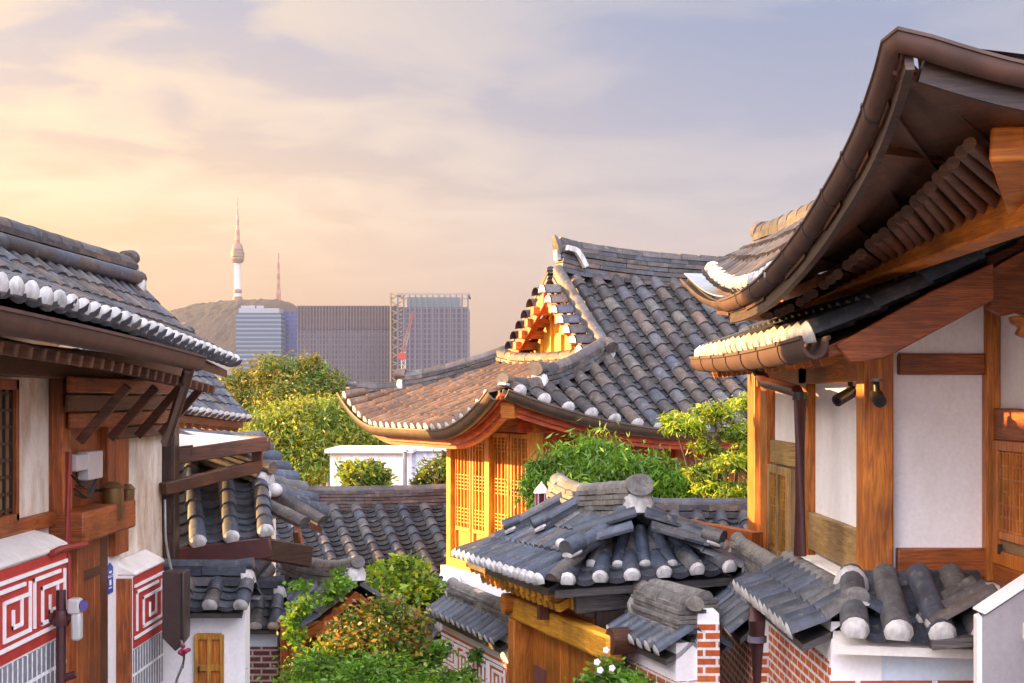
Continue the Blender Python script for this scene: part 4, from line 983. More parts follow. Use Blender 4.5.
# corner house with big grey tiles facing the camera
def corner_house():
    e0, e1, r0, r1 = at(135, 553, 17.3), at(272, 536, 17.3), at(128, 436, 19.6), at(264, 488, 18.7)
    root = thing('hanok', 'white-walled house at the bend with four big tile columns ending in white plugs', 'house', (at(215, 600, 18.5).x, 18.5, gz(18)))
    S, L, SL = plane_S(e0, e1, r0, r1, .03)
    dk = deck(S, 0, L, .1, .06, 12, 5); tb, eb = tiles(S, -.05, L - .06, .352, SL, .42, .10, dome=.5)
    q0, q1 = at(255, 443, 21.5), at(322, 522, 19.4)
    S2, L2, SL2 = plane_S(q1, q0, r1, r0, .03)
    deck(S2, 0, L2, .1, .06, 12, 5, dk); tiles(S2, .2, L2, .34, SL2, .4, .10, None, tb, eb)
    ro = dk.build('roof', WOOD['brown', 'h'], root); tb.merge(eb).build('roof_tiles', [TILE, ENDW, TROUGHB], ro)
    rm, pm = MB(), MB(); up = V((0, 0, .05))
    ridge([r0 + up, r0.lerp(r1, .5) + up * .6, r1 + up], .28, .22, 3, .09, rm, 6, .55, 0, .06)
    d = (r1 - r0).normalized()
    ridge_end(r1 + up, d, .28, .2, .09, rm, pm)
    pm.ball(at(261, 495, 18.5), .13, .12, .12, 16); pm.ball(at(274, 490, 18.6), .11, .10, .09, 16)
    h0, h1 = at(262, 500, 18.5), at(304, 520, 18.0)
    ridge([h0 - V((0, 0, .1)), h1 - V((0, 0, .1))], .16, .06, 1, .095, rm, 8, .5)
    h2, h3 = at(275, 492, 18.8), at(322, 518, 18.4); ridge([h2 - V((0, 0, .1)), h3 - V((0, 0, .1))], .16, .06, 1, .09, rm, 9, .5)
    rm.build('ridge', TILE_BROWN, ro); pm.build('ridge_plaster', ENDW, ro)
    MB().bar(e0 - V((0, .06, .12)), e1 - V((0, .06, .12)), .10, .24).build('fascia', PIPE, root, bevel=.012)
    m = MB(); m.bar(at(258, 548, 17.5), at(305, 556, 18.0), .3, .26); m.build('corner_beam', WOOD['dark', 'h'], root, bevel=.02)
    MB().bar(at(296, 528, 17.9), at(300, 548, 18.0), .08, .2, up=V((0, 1, 0))).build('bracket', WOOD['brown', 'z'], root, bevel=.02)
    x0, x1 = at(120, 0, 18).x, at(243, 0, 18).x
    MB().prism([(x0, 18.0, gz(18) - 1), (x1, 18.0, gz(18) - 1), (x1 + .0, 20.5, gz(18) - 1), (x0, 20.5, gz(18) - 1)], (0, 0, -1.62 - gz(18) + 1)).build('wall', WHITE, root)
    for px, py in ((182, 553), (236, 551)):
        p = at(px, py, 17.6); MB().tube([p, p + V((0, .5, 0))], .11, 14).build('beam_end', WOOD['orange', 'h'], root)
corner_house()

# white wall with a small tiled cap and a wooden hatch
def hatch_wall():
    D = 16.4; x0, x1 = at(160, 0, D).x, at(247.5, 0, D).x
    ze = (400 - 604) / F * D
    root = capped_wall('garden_wall', 'white plaster wall with a four-tile cap and a wooden hatch beside the dark box', (x0, D), (x1, D), ze, ze, (0, -1), None, .34, .22, .3, .30, .085, .22, 2, TILE, None, depth=2.4, tmat=TILE, rw=.24)
    pl = lambda px, py: at(px, py, D - .16)
    a, b = pl(197, 634), pl(222.5, 700)
    d = MB().ext(a.x, b.x, D - .18, D - .13, b.z, a.z).build('hatch', WOOD['orange', 'z'], root, bevel=.006)
    f = MB()
    for q in (0, .5, 1): xx = lerp(a.x, b.x, q); f.ext(xx - .022, xx + .022, D - .21, D - .176, b.z, a.z)
    for z in (a.z - .02, a.z - .36, a.z - .66): f.ext(a.x, b.x, D - .205, D - .178, z - .035, z + .035)
    f.build('hatch_frame', WOOD['gold', 'z'], d, bevel=.005)
    MB().ext(lerp(a.x, b.x, .08), lerp(a.x, b.x, .14), D - .23, D - .2, a.z - .40, a.z - .34).build('latch', DARK, d)
hatch_wall()

# big slate roof beyond the shrubs
def slate_house():
    e0, e1, r0, r1 = at(262, 620, 26.8), at(545, 606, 27.6), at(215, 510, 31), at(490, 508, 32)
    root = thing('hanok', 'long low slate roof with a layered ridge behind the shrubs and vine', 'house', (at(370, 0, 29).x, 29.5, gz(29)))
    roof_pair(root, e0, e1, r0, r1, .42, .115, .36, TILE, .10, .0, True, .42, 6, .34, .10, TILE_BROWN, seed=12)
    MB().prism([e0 + V((.3, 1.0, -3)), e1 + V((-.3, 1.0, -3)), r1 + V((-.3, 2.2, 0)) + V((0, 0, e1.z - 3 - r1.z)), r0 + V((.3, 2.2, 0)) + V((0, 0, e1.z - 3 - r0.z))], (0, 0, 3.0)).build('wall', WOOD['red', 'z'], root)
    MB().bar(e0 + V((0, .12, -.2)), e1 + V((0, .12, -.2)), .08, .2).build('eave_board', WOOD['red', 'h'], root)
slate_house()

# small vine-covered gate
def vine_gate():
    e0, e1 = at(262, 612, 19.4), at(300, 632, 17.6); r0, r1 = at(288, 576, 20.0), at(356, 588, 18.2)
    root = thing('gate', 'small tiled gate smothered in green vine with a dark open doorway', 'gate', (at(305, 0, 19).x, 18.8, gz(18.8)))
    roof_pair(root, e0, e1, r0, r1, .22, .065, .26, TILE, .03, 0, True, .24, 4, .26, .085, TILE_OLD, WOOD['red', 'h'], seed=14)
    zt = (HY - 625) / F * 18.5; zb = gz(19) - .3
    for px, d in ((287, 18.1), (299, 17.7), (350, 18.0), (275, 19.4), (338, 19.6)):
        x = at(px, 0, d).x; MB().ext(x - .07, x + .07, d - .07, d + .07, zb, zt + .15).build('post', WOOD['orange', 'z'] if px == 299 else WOOD['red', 'z'], root, bevel=.01)
    a, b = at(284, 617, 17.9), at(352, 622, 18.0); MB().bar(V((a.x, 17.8, zt + .05)), V((b.x, 18.0, zt + .05)), .14, .2).build('lintel', WOOD['orange', 'h'], root, bevel=.012)
    x0 = at(285, 0, 18.9).x; MB().ext(x0, x0 + .75, 18.9, 18.96, zb, zt).build('door', WOOD['red', 'z'], root)
    x0 = at(287, 0, 18.2).x; MB().ext(x0, x0 + .2, 18.15, 18.2, -3.62, -3.56).build('door_rail', GREYMETAL, root)
vine_gate()
def brick_pier():
    D = 18.6; x0, x1 = at(249, 0, D).x, at(279, 0, D).x; ze = (400 - 622) / F * D
    root = capped_wall('garden_wall', 'short dark red brick wall under tumbled slate tiles beside the vine gate', (x0 - .3, D), (x1, D), ze, ze, (0, -1), None, .30, .30, .3, .26, .08, .22, 3, TILE, BRICK_D, band=.28, depth=2.4, white=BLUEW)
    rm = MB()
    for k, (px0, py0, px1, py1) in enumerate(((252, 590, 268, 568), (255, 610, 276, 590), (250, 572, 266, 556))):
        rm.sweep([at(px0, py0, D + .1 - .1 * k), at(px1, py1, D + .5)], [(math.cos(-2 * math.pi * j / 10) * .11, math.sin(-2 * math.pi * j / 10) * .11) for j in range(10)])
    rm.build('loose_tile', TILE, root)
brick_pier()

# ------------------------------------------------------------------ central gate and its walls
def lane_gate():
    root = thing('gate', 'timber gate in the centre under a small slate hip roof with glowing rafters', 'gate', (.9, 15, gz(15)))
    f0, f1 = V((.12, 16.0, 0)), V((.92, 13.4, 0)); d = (f1 - f0).normalized(); nn = V((-d.y, d.x, 0))
    if nn.x > 0: nn = -nn                                        # nn points to the lane
    inn = -nn
    ze, zr = -1.66, -1.02
    e0 = at(466, 556, 16.9); e1 = at(548, 583, 13.75)
    r0, r1 = at(558, 510, 16.8), at(636, 520, 14.5)
    S, L, SL = plane_S(e0, e1, r0, r1, .04)
    hip0 = L - 1.0
    b0 = at(690, 545, 17.2); b1 = at(736, 572, 13.9)
    dk = deck(S, 0, L, .07, .05, 14, 4); tb, eb = tiles(S, 0, L - .02, .215, SL, .44, .075, dome=.9)
    S3, L3, SL3 = plane_S(b0, b1, r0, r1, .04); deck(S3, 0, L3, .07, .05, 14, 4, dk); tiles(S3, 0, L3, .26, SL3, .4, .075, None, tb, eb)
    h0, h1 = e1 + V((.06, -.02, -.02)), b1
    rr0, rr1 = r1 + V((-.60, .10, -.20)), r1 + V((.62, .10, -.20)); q0, q1 = r1 + V((-.10, -.05, -.04)), r1 + V((.14, -.05, -.04))
    S2, L2, SL2 = plane_S(h0, h1, rr0, rr1, .03)
    deck(S2, 0, L2, .07, .05, 14, 4, dk)
    S4, L4, SL4 = S2, L2, SL2
    hw = lambda a: 1.0
    tiles(S2, .14, L2 - .10, .275, SL2, .34, .078, None, tb, eb, dome=.6)
    ro = dk.build('roof', WOOD['grey', 'h'], root); tb.merge(eb).build('roof_tiles', [TILE, ENDW, TROUGHB], ro)
    rm, pm = MB(), MB()
    pth = curve([r0 + V((0, 0, .06)), r0.lerp(r1, .3) + V((0, 0, -.03)), r0.lerp(r1, .62) + V((0, 0, .0)), r1 + V((.02, -.1, .05))], 16)
    ridge(pth, .30, .27, 5, .085, rm, 31, .4); ridge_end(pth[-1], V((.15, -1, 0)), .30, .27, .12, rm, pm); ridge_end(pth[0], V((-.15, 1, .3)), .28, .25, .09, rm, pm)
    rm.build('ridge', TILE_OLD, ro)
    # hip rows running down to the two near corners, and the little gable rows
    hm = MB()
    ha, hb = q0 + V((-.02, -.05, .06)), lerp(q0, h0, .74) + V((0, -.02, .12))
    ridge([ha, lerp(ha, hb, .5) - V((0, 0, .03)), hb], .16, .07, 2, .075, hm, 33, .45); ridge_end(hb, hb - ha, .17, .09, .085, hm, pm)
    hc, hd = lerp(q0, h0, .66) + V((0, 0, .06)), h0 + V((-.02, -.08, .04)); ridge([hc, hd], .13, .03, 1, .075, hm, 34, .4)
    ha2, hb2 = q1 + V((.0, -.05, .06)), lerp(q1, h1, .74) + V((0, 0, .12)); ridge([ha2, lerp(ha2, hb2, .5) - V((0, 0, .03)), hb2], .16, .07, 2, .075, hm, 35, .45); ridge_end(hb2, hb2 - ha2, .16, .09, .08, hm, pm)
    # gable steps: two short rows meeting under the ridge end
    g0 = r1 + V((.02, -.28, .06)); zd = V((0, 0, -1))
    for s in (-1, 1):
        q = g0 + V((s * .62, .0, -.17)); ridge([g0 + V((s * .04, 0, 0)), q], .14, .03, 1, .068, hm, 36 + s, .35)
        q2 = g0 + V((s * .72, -.14, -.30)); ridge([g0 + V((s * .08, -.14, -.12)), q2], .14, .03, 1, .065, hm, 38 + s, .35)
        pm.ball(q2 + V((s * .04, -.02, .05)), .055, .04, .055, 14)
    hm.build('hip_ridge', TILE, ro)
    S5, L5, SL5 = plane_S(r1 + V((-.50, -.36, -.40)), r1 + V((.56, -.36, -.40)), r1 + V((-.30, .0, -.12)), r1 + V((.34, .0, -.12)), .02)
    gd = deck(S5, 0, L5, .05, .06, 6, 2).build('gable_roof', WOOD['grey', 'h'], root); t5, w5 = tiles(S5, .08, L5 - .06, .26, SL5, .4, .066, None, None, None, .5); t5.merge(w5).build('roof_tiles', [TILE, ENDW, TROUGHB], gd)
    # second pair of layered rows on the lane slope behind
    for t0, t1, a in ((.97, .40, .18), (.97, .52, .42)):
        sm = MB(); A, Bq = S(L * a, t0) + V((0, 0, .10)), S(L * a - .05, t1) + V((0, 0, .12)); ridge([A, Bq], .15, .10, 2, .07, sm, int(a * 50), .5); ridge_end(Bq, Bq - A, .15, .10, .07, sm, pm); sm.build('verge_ridge', TILE, ro)
    pm.build('ridge_plaster', ENDW, ro)
    # rafters on the lane side
    for k in range(15):
        p = S(L * (k + .6) / 15.2, .14) - V((0, 0, .31)); q = S(L * (k + .6) / 15.2, .62) - V((0, 0, .36))
        MB().bar(p, q, .07, .085).build('rafter', WOOD['bright', 'h'], root, bevel=.006)
        p2 = S(L * (k + .6) / 15.2, .02) - V((0, 0, .16)); q2 = S(L * (k + .6) / 15.2, .34) - V((0, 0, .21)); MB().bar(p2, q2, .06, .05).build('flying_rafter', WOOD['bright', 'h'], root)
    MB().prism([S(0, .10) - V((0, 0, .22)), S(L, .10) - V((0, 0, .22)), S(L, .6) - V((0, 0, .30)), S(0, .6) - V((0, 0, .30))], (0, 0, .02)).build('eave_board', WOOD['orange', 'h'], root)
    MB().prism([S(0, .5) - V((0, 0, .30)), S(L, .5) - V((0, 0, .30)), S(L, .5) - V((0, 0, .85)), S(0, .5) - V((0, 0, .85))], inn * .05).build('frieze_board', WOOD['orange', 'h'], root)
    # near gable end timbers
    MB().bar(S(L, .15) + V((.12, .05, -.26)), b1 + V((-.55, .25, -.22)), .10, .20).build('end_beam', WOOD['grey', 'h'], root, bevel=.012)
    MB().bar(at(585, 606, 14.1), at(624, 608, 14.1), .12, .20).build('end_beam', WOOD['grey', 'h'], root, bevel=.012)
    MB().bar(at(570, 603, 14.0), at(604, 600, 14.1), .10, .12).build('bracket', WOOD['bright', 'h'], root, bevel=.012)
    MB().prism([V((1.55, 17.2, -1.3)), V((2.35, 14.7, -1.3)), V((2.35, 14.7, -4.6)), V((1.55, 17.2, -4.6))], (.12, .04, 0)).build('wall', WOOD['red', 'z'], root)
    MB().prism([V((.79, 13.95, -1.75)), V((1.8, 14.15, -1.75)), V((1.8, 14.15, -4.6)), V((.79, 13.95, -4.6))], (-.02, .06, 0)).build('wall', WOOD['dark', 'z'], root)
    # lintel log, posts, door
    l0, l1 = at(518, 603, 15.9), at(611, 642, 13.35); l1 = V((.885, 13.35, l0.z)); l0 = V((l0.x, 15.9, l0.z)); 
    dz = V((0, 0, -.05))
    MB().bar(l0 - d * .08 + dz, l1 + d * .1 + dz, .16, .24).build('lintel', WOOD['bright', 'h'], root, bevel=.03)
    MB().tube([l1 + V((-.02, -.1, .02)), l1 + V((.35, .02, .02))], .12, 14).build('beam_end', WOOD['brown', 'h'], root)
    MB().tube([l0 - d * .02 + nn * .16, l0 - d * .02 - nn * .1], .11, 12).build('beam_end', WOOD['orange', 'h'], root)
    MB().bar(l0 + d * 1.2 + nn * .12 + V((0, 0, .0)), l0 + d * 1.2 + nn * .12 + V((0, 0, .22)), .09, .09, up=d).build('peg', WOOD['brown', 'z'], root)
    zb = gz(16) - .5
    for t, mt in ((.02, WOOD['orange', 'z']), (.985, WOOD['orange', 'z'])):
        p = l0.lerp(l1, t); MB().bar(V((p.x, p.y, zb)), V((p.x, p.y, l0.z - .16)), .2, .2, up=d).build('post', mt, root, bevel=.015)
    for k in range(2):
        a, b = l0.lerp(l1, .06 + .455 * k), l0.lerp(l1, .50 + .455 * k); sft = inn * .08
        m = MB(); n = 5
        for q in range(n):
            u, v = a.lerp(b, (q + .02) / n) + sft, a.lerp(b, (q + .98) / n) + sft; u.z = v.z = zb
            m.prism([u, v, v + inn * .05, u + inn * .05], (0, 0, l0.z - .18 - zb))
        dr = m.build('door', WOOD['orange', 'z'], root, bevel=.005)
        if k == 0:
            c = a.lerp(b, .3) + nn * .0 + sft; MB().bar(V((c.x, c.y, -2.75)) + nn * .012, V((c.x, c.y, -3.4)) + nn * .012, .34, .02, up=nn).build('notice_panel', simple('dull_notice', (.16, .06, .06), .6), dr)
            c = a.lerp(b, .82) + sft + nn * .03; MB().box((c.x, c.y, -2.95), .05, .16, .12).build('door_handle', GREYMETAL, dr)
lane_gate()
def key_wall():
    A, Bq = (-.72, 18.6), (.10, 16.22)
    nrm = V((-2.55, -.88, 0)).normalized()
    root = capped_wall('garden_wall', 'white wall with red key-pattern panel and tile cap joining the left of the timber gate', A, Bq, -2.62, -2.62, nrm, 'tile-capped lane walls', .24, .17, .3, .205, .06, .17, 4, TILE_OLD, None, depth=2.4, tmat=TILE, rw=.24)
    a3, b3 = V((*A, 0)), V((*Bq, 0)); dd = (b3 - a3).normalized(); o = nrm * .152
    f = MB(); f.prism([a3 + o + V((0, 0, -2.84)), b3 + o + V((0, 0, -2.84)), b3 + o + V((0, 0, -3.28)), a3 + o + V((0, 0, -3.28))], nrm * .012); f.build('key_pattern_panel', REDB, root)
    lm = MB(); meander(lm, a3 + nrm * .166 + V((0, 0, -2.88)) + dd * .03, dd, V((0, 0, -1)), (b3 - a3).length - .06, .36, .028, nrm, 4); lm.build('pattern_lines', LINEW, root)
    f = MB(); f.prism([a3 + o + V((0, 0, -3.30)), b3 + o + V((0, 0, -3.30)), b3 + o + V((0, 0, -5.0)), a3 + o + V((0, 0, -5.0))], nrm * .01); f.build('grey_brick_panel', GREYB, root)
    capped_wall('garden_wall', 'lower farther stretch of white wall with weathered tile cap behind the shrubs', (-1.78, 21.4), (-.86, 18.9), -3.12, -3.12, nrm, 'tile-capped lane walls', .25, .20, .3, .205, .06, .22, 4, TILE_OLD, REDB, .30, depth=2.3, tmat=TILE, rw=.22)
    # white pier at the foot of the hanok
    p = at(452, 583, 19.9); q = at(452, 700, 19.9)
    m = MB().ext(p.x - .16, p.x + .12, 19.7, 20.2, q.z, (400 - 572) / F * 19.9); m.ext(p.x - .10, p.x + .95, 20.3, 20.9, q.z, (400 - 578) / F * 20.3)
    tag(m.build('wall_pier', WHITE, None, (p.x, 20, q.z), bevel=.02), 'plain white plaster pier at the foot of the golden lattice doors', 'pier')
key_wall()
def stone_cap_wall():
    capped_wall('garden_wall', 'brick wall with four-layer weathered tile coping and pale teeth right of the gate', (1.20, 13.75), (1.52, 12.62), -2.12, -2.12, (-.96, -.28), 'tile-capped lane walls', .24, .16, .3, .205, .062, .24, 6, TILE_OLD, BRICK, .24, endplug=False, depth=2.3, tmat=TILE, rw=.30)
    # taller stack of flat tiles behind
    m = ridge([V((1.14, 14.2, -1.84)), V((1.66, 12.95, -1.84))], .34, .14, 3, .09, None, 41, .32)
    m.v = [(x, y, z - 0.02) for x, y, z in m.v]
    w = MB().bar((1.14, 14.2, -3.3), (1.66, 12.95, -3.3), .28, 2.92)
    root = thing('stacked_tile_wall', 'rough wall of stacked flat grey tiles directly right of the gate roof', 'wall', (1.4, 13.1, gz(13)))
    w.build('core', TILE_OLD, root); m.build('coping', TILE_OLD, root)
    for k, z in enumerate(np.arange(-3.2, -2.0, .07)):
        pass
    L = MB(); rnd = random.Random(5)
    for k in range(22):
        z = -3.38 + k * .07
        st = resample([V((1.14, 14.2, z)), V((1.66, 12.95, z))], .3 * rnd.uniform(.8, 1.2))
        for a, b in zip(st, st[1:]): L.bar(a.lerp(b, .02), a.lerp(b, .97), .33 * rnd.uniform(.96, 1.05), .055)
    L.build('stacked_tiles', TILE_OLD, root)
stone_cap_wall()
def rear_cap():
    z = lambda py: (400 - py) / F * 16.8
    x0, x1 = at(652, 0, 16.8).x, at(770, 0, 16.8).x
    root = capped_wall('garden_wall', 'red timber wall under a long dark tile ridge behind the gate below the juniper', (x0, 17.1), (x1, 17.1), z(538), z(538), (0, -1), 'tile-capped lane walls', .45, .22, .25, .27, .08, .16, 2, TILE, WOOD['red', 'h'], .02, depth=1.6, tmat=TILE, rw=.26, white=WOOD['red', 'h'])
rear_cap()

# ------------------------------------------------------------------ right hanok
def right_hanok():
    root = thing('hanok', 'near hanok on the right with white wall panels, orange posts and a soaring copper-edged eave', 'house', (3.6, 11.5, gz(11)))
    XL = 2.62; YF = 11.0
    D = lambda px: XL * F / (px - 512)
    # body
    MB().ext(XL + .03, 7.5, YF + .03, 16.3, -3.6, .62).build('wall', WHITE, root)
    MB().ext(3.56, 7.5, 7.6, YF + .03, -3.6, 1.3).build('wall', WHITE, root)
    O, Gd = WOOD['orange', 'z'], WOOD['orange', 'z']
    # left wall: posts, beams, panels
    def lbar(px0, px1, z0, z1, th=.06, mt=O, nm='post', bev=.01): return MB().ext(XL - th, XL + .05, D(px0), D(px1), z0, z1).build(nm, mt, root, bevel=bev)
    MB().ext(XL - .06, XL + .165, YF - .06, YF + .165, -1.30, .42).build('post', Gd, root, bevel=.012)
    lbar(812, 804, -1.8, .3, .05, Gd); lbar(772, 766, -2.0, .3, .06, Gd); lbar(761, 754, -2.1, .3, .07, Gd)
    lbar(865, 752, .14, .40, .05, WOOD['orange', 'h'], 'beam')
    MB().ext(XL - .035, XL + .05, 11.17, D(806), -1.30, -.98).build('board', WOOD['pale', 'h'], root, bevel=.008)
    MB().ext(XL - .03, XL + .05, D(793), D(773), -.62, -.40).build('board', WOOD['pale', 'h'], root, bevel=.008)
    # lattice window in the left wall
    w = MB().ext(XL - .02, XL + .05, D(793), D(773), -1.75, -.64).build('lattice_window', PAPERW, root)
    fr = MB(); y0, y1 = D(793), D(773)
    for y in (y0 + .04, (y0 + y1) / 2, y1 - .04): fr.ext(XL - .06, XL - .01, y - .04, y + .04, -1.75, -.64)
    for z in (-.68, -1.50, -1.71): fr.ext(XL - .055, XL - .01, y0, y1, z - .04, z + .04)
    fr.build('window_frame', WOOD['pale', 'z'], w, bevel=.005)
    lt = MB()
    for q in range(1, 12): y = lerp(y0, y1, q / 12); lt.ext(XL - .04, XL - .02, y - .008, y + .008, -1.5, -.68)
    for q in range(1, 9): z = lerp(-1.5, -.68, q / 9); lt.ext(XL - .036, XL - .02, y0, y1, z - .007, z + .007)
    lt.build('lattice', WOOD['gold', 'z'], w)
    # front wall: white panel between posts and rails
    H = WOOD['rail', 'h']
    MB().ext(2.83, 3.46, YF - .05, YF + .05, .185, .34).build('beam', H, root, bevel=.012)
    MB().ext(2.82, 3.50, YF - .04, YF + .05, -1.30, -1.085).build('beam', H, root, bevel=.012)
    MB().ext(3.455, 3.56, YF - .08, YF + .05, -1.32, .72).build('post', O, root, bevel=.012)
    # turned wall on the right with its latticed window
    XR = 3.53
    MB().ext(XR - .03, XR + .05, 7.7, YF - .09, -.17 - .12, -.06).build('beam', H, root, bevel=.01)
    MB().ext(XR - .03, XR + .05, 7.7, YF - .09, -1.36, -1.18).build('beam', H, root, bevel=.01)
    w = MB().ext(XR - .005, XR + .05, 8.4, YF - .12, -1.18, -.29).build('lattice_window', PAPERW, root)
    fr = MB(); fr.ext(XR - .04, XR + .0, YF - .2, YF - .1, -1.18, -.29); fr.ext(XR - .045, XR, 8.4, YF - .1, -.36, -.29); fr.ext(XR - .045, XR, 8.4, YF - .1, -1.18, -1.08); fr.ext(XR - .03, XR, 8.4, YF - .2, -1.0, -.94)
    fr.build('window_frame', Gd, w, bevel=.006)
    lt = MB()
    for q in range(34): y = 8.4 + q * .07; lt.ext(XR - .025, XR - .005, y - .009, y + .009, -.95, -.36)
    for q in range(7): z = lerp(-.93, -.38, q / 6); lt.ext(XR - .02, XR - .005, 8.4, YF - .2, z - .006, z + .006)
    lt.build('lattice', Gd, w)
    MB().ext(XR - .06, XR - .03, YF - .30, YF - .27, -1.10, -1.03).build('window_latch', DARK, w)
    # white ledge around the foot
    m = MB(); m.ext(2.42, 3.7, YF - .25, YF - .03, -1.50, -1.33); m.ext(2.42, XL - .01, YF - .25, 12.7, -1.50, -1.31); m.ext(3.2, 3.55, 8, YF - .2, -1.52, -1.38)
    m.build('ledge', CURB, root, bevel=.03)
    MB().ext(2.42, XL - .01, 12.7, 16.3, -2.4, -1.86).build('ledge', CURB, root, bevel=.03)
    # lower roof with its gable towards the camera
    e0, e1, r0, r1 = V((2.10, 9.95, .40)), V((2.10, 15.7, .44)), V((3.85, 9.95, 1.30)), V((3.85, 15.7, 1.30))
    S, L, SL = plane_S(e0, e1, r0, r1, .05)
    dk = deck(S, 0, L, .08, .04, 14, 5); ro = dk.build('lower_roof', WOOD['red', 'h'], root)
    tb, eb = tiles(S, .08, L, .30, SL, .42, .10, dome=.9); tb.merge(eb).build('roof_tiles', [TILE, ENDW, TROUGHB], ro)
    p = lambda px, py: at(px, py, 9.9)
    MB().prism([p(836, 345), p(851, 363), p(884, 359), p(994, 300), p(994, 262), p(930, 292)], (0, .07, 0)).build('barge_board', WOOD['red', 'h'], root, bevel=.01)
    MB().prism([V((2.95, YF - .01, .34)), V((3.46, YF - .01, .34)), V((3.46, YF - .01, .80)), V((2.7, YF - .01, .36))], (0, .03, 0)).build('gable_panel', WHITE, root)
    gp = [V((1.97, y, .33 + .004 * (y - 12) ** 2)) for y in np.linspace(9.75, 15.8, 18)]
    g = gutter(gp[::-1], 1.15).build('gutter', COPPER, root); straps(gp, .9, 1.15, MB()).build('gutter_strap', DARK, g)
    for k in range(18):
        y = 10.5 + k * .33; MB().bar((2.16, y, .27), (2.62, y, .44), .07, .08).build('rafter', WOOD['orange', 'h'], root)
    dp = [at(748, 350, 14.2), at(752, 362, 14.0), at(766, 383, 12.8), at(773, 384, 12.6), at(797, 391, 12.1), at(800, 396, 12.1), at(800, 556, 12.1)]
    MB().tube(dp, .052, 10).build('downpipe', PIPE, root)
    MB().tube([at(800, 392, 12.1), at(800, 400, 12.1)], .062, 10).build('downpipe_collar', DARK, root)
    # soaring upper eave
    EP = [(899, 40, 6.6), (886, 86, 6.9), (866, 138, 7.4), (838, 190, 8.15), (803, 243, 9.1), (762, 288, 10.4), (727, 305, 12.0), (704, 299, 13.6), (684, 281, 15.0)]
    E = curve([at(*e) for e in EP], 48)
    # eave facing the camera
    c = E[0]; E2 = curve([c, c + V((.55, .02, -.15)), c + V((1.3, .05, -.26)), c + V((3.0, .05, -.34))], 14)
    g = gutter(E[36::-1] + E2[1:], .76).build('gutter', COPPER, root); gutter(E[35:][::-1], .5).build('gutter', COPPER_OLD, root); straps(E[:36], .6, .76, MB()).build('gutter_strap', DARK, g)
    fz = V((0, 0, -.10)); inx = V((.045, 0, 0)); iny = V((0, .07, 0))
    m = MB(); prof = [(.02, -.05), (.02, .05), (-.02, .05), (-.02, -.05)]
    m.sweep([q + fz * .9 + inx for q in E[:37]], prof); m.sweep([q + fz * .9 + iny for q in E2[1:]], prof)
    m.build('fascia', WOOD['dark', 'h'], root)
    W = lambda y: V((2.62, y, .96 + .02 * max(0, 9 - y)))
    # soffit boards between the fascia and the wall plate
    for k in range(0, 39, 3):
        a, b = E[k] + V((.01, 0, -.085)), E[min(k + 3, 40)] + V((.01, 0, -.085))
        ya, yb = lerp(7.55, 14.6, k / 40), lerp(7.55, 14.6, (k + 3) / 40)
        wa, wb = W(ya) + V((0, 0, .10)), W(yb) + V((0, 0, .10))
        gap = (b - a) * .05
        z = V((0, 0, .02 * (k % 2)))
        MB().prism([a + z, b - gap + z, wb - gap + z, wa + z], (0, 0, .03)).build('soffit_board', WOOD['brown', 'h'], root)
    for k in range(10):
        a, b = E2[k] + V((0, .10, -.13)), E2[k + 1] + V((0, .10, -.13))
        wa, wb = V((2.62 + k * .12, 7.56, 1.12)), V((2.62 + (k + 1) * .12, 7.56, 1.12))
        MB().prism([a, wa, wb, b], (0, 0, .03)).build('soffit_board', WOOD['brown', 'h'], root)
    for k in range(31):                                       # round rafters under the boards
        y = 7.65 + k * .235; f = (y - 7.55) / 7.05 * 40; i = min(int(f), 46)
        o = E[i] + V((.10, 0, -.17)); w_ = W(y) + V((0, 0, .04)); a = o.lerp(w_, .42)
        MB().tube([a - V((0, 0, .05)), w_ + V((.1, 0, -.03))], .036, 10).build('rafter', WOOD['brown', 'h'], root)
    MB().bar(W(7.0) - V((0, 0, .03)), W(15.0) - V((0, 0, .03)), .17, .2).build('wall_plate', WOOD['orange', 'h'], root, bevel=.02)
    MB().ext(2.66, 2.75, 11.0, 15.2, .3, .95).build('wall_panel', WOOD['dark', 'z'], root)
    MB().bar(V((2.6, 7.6, 1.02)), at(1008, 142, 7.0), .17, .18).build('corner_rafter', WOOD['orange', 'h'], root, bevel=.02)
    # carved bracket over the turned wall
    m = MB(); pb = lambda px, py: at(px, py, 10.2)
    m.prism([pb(985, 240), pb(1060, 205), pb(1060, 316), pb(1030, 318), pb(1020, 312), pb(1004, 316), pb(990, 308)], (0, .12, 0)); m.build('carved_bracket', WOOD['red', 'h'], root, bevel=.015)
    MB().prism([at(1012, 316, 10.0), at(1040, 316, 10.0), at(1040, 342, 10.0), at(1018, 334, 10.0), at(1022, 327, 10.0), at(1014, 323, 10.0)], (0, .1, 0)).build('carved_bracket', WOOD['orange', 'h'], root, bevel=.015)
    # upper roof surface: tiles behind the gutter, ridge above
    def Su(a, t):
        f = min(max(a / 6.0, 0), 1); y = 7.4 + 6.1 * f
        i = min(range(len(E)), key=lambda k: abs(E[k].y - y)); j = min(i + 1, len(E) - 1)
        e = V((1.84, y, np.interp(y, [q.y for q in E], [q.z for q in E]) + .03 + .16 * max(0, (y - 10) / 3.2)))
        r = V((2.50, 8.0 + 6.9 * f, 1.36 + .10 * f))
        p_ = e.lerp(r, t); return p_
    dk = deck(Su, 0, 6.0, .06, .05, 14, 4)
    dk.add([tuple(E[0] + V((.1, .1, .02))), tuple(E2[-1] + V((0, .1, .02))), (4.7, 9, 1.6), (2.5, 9, 1.45)], [(0, 1, 2, 3)])
    dk.add([(2.5, 8, 1.34), (2.5, 14.9, 1.42), (4.2, 14.9, 1.3), (4.2, 8, 1.5)], [(0, 3, 2, 1)])
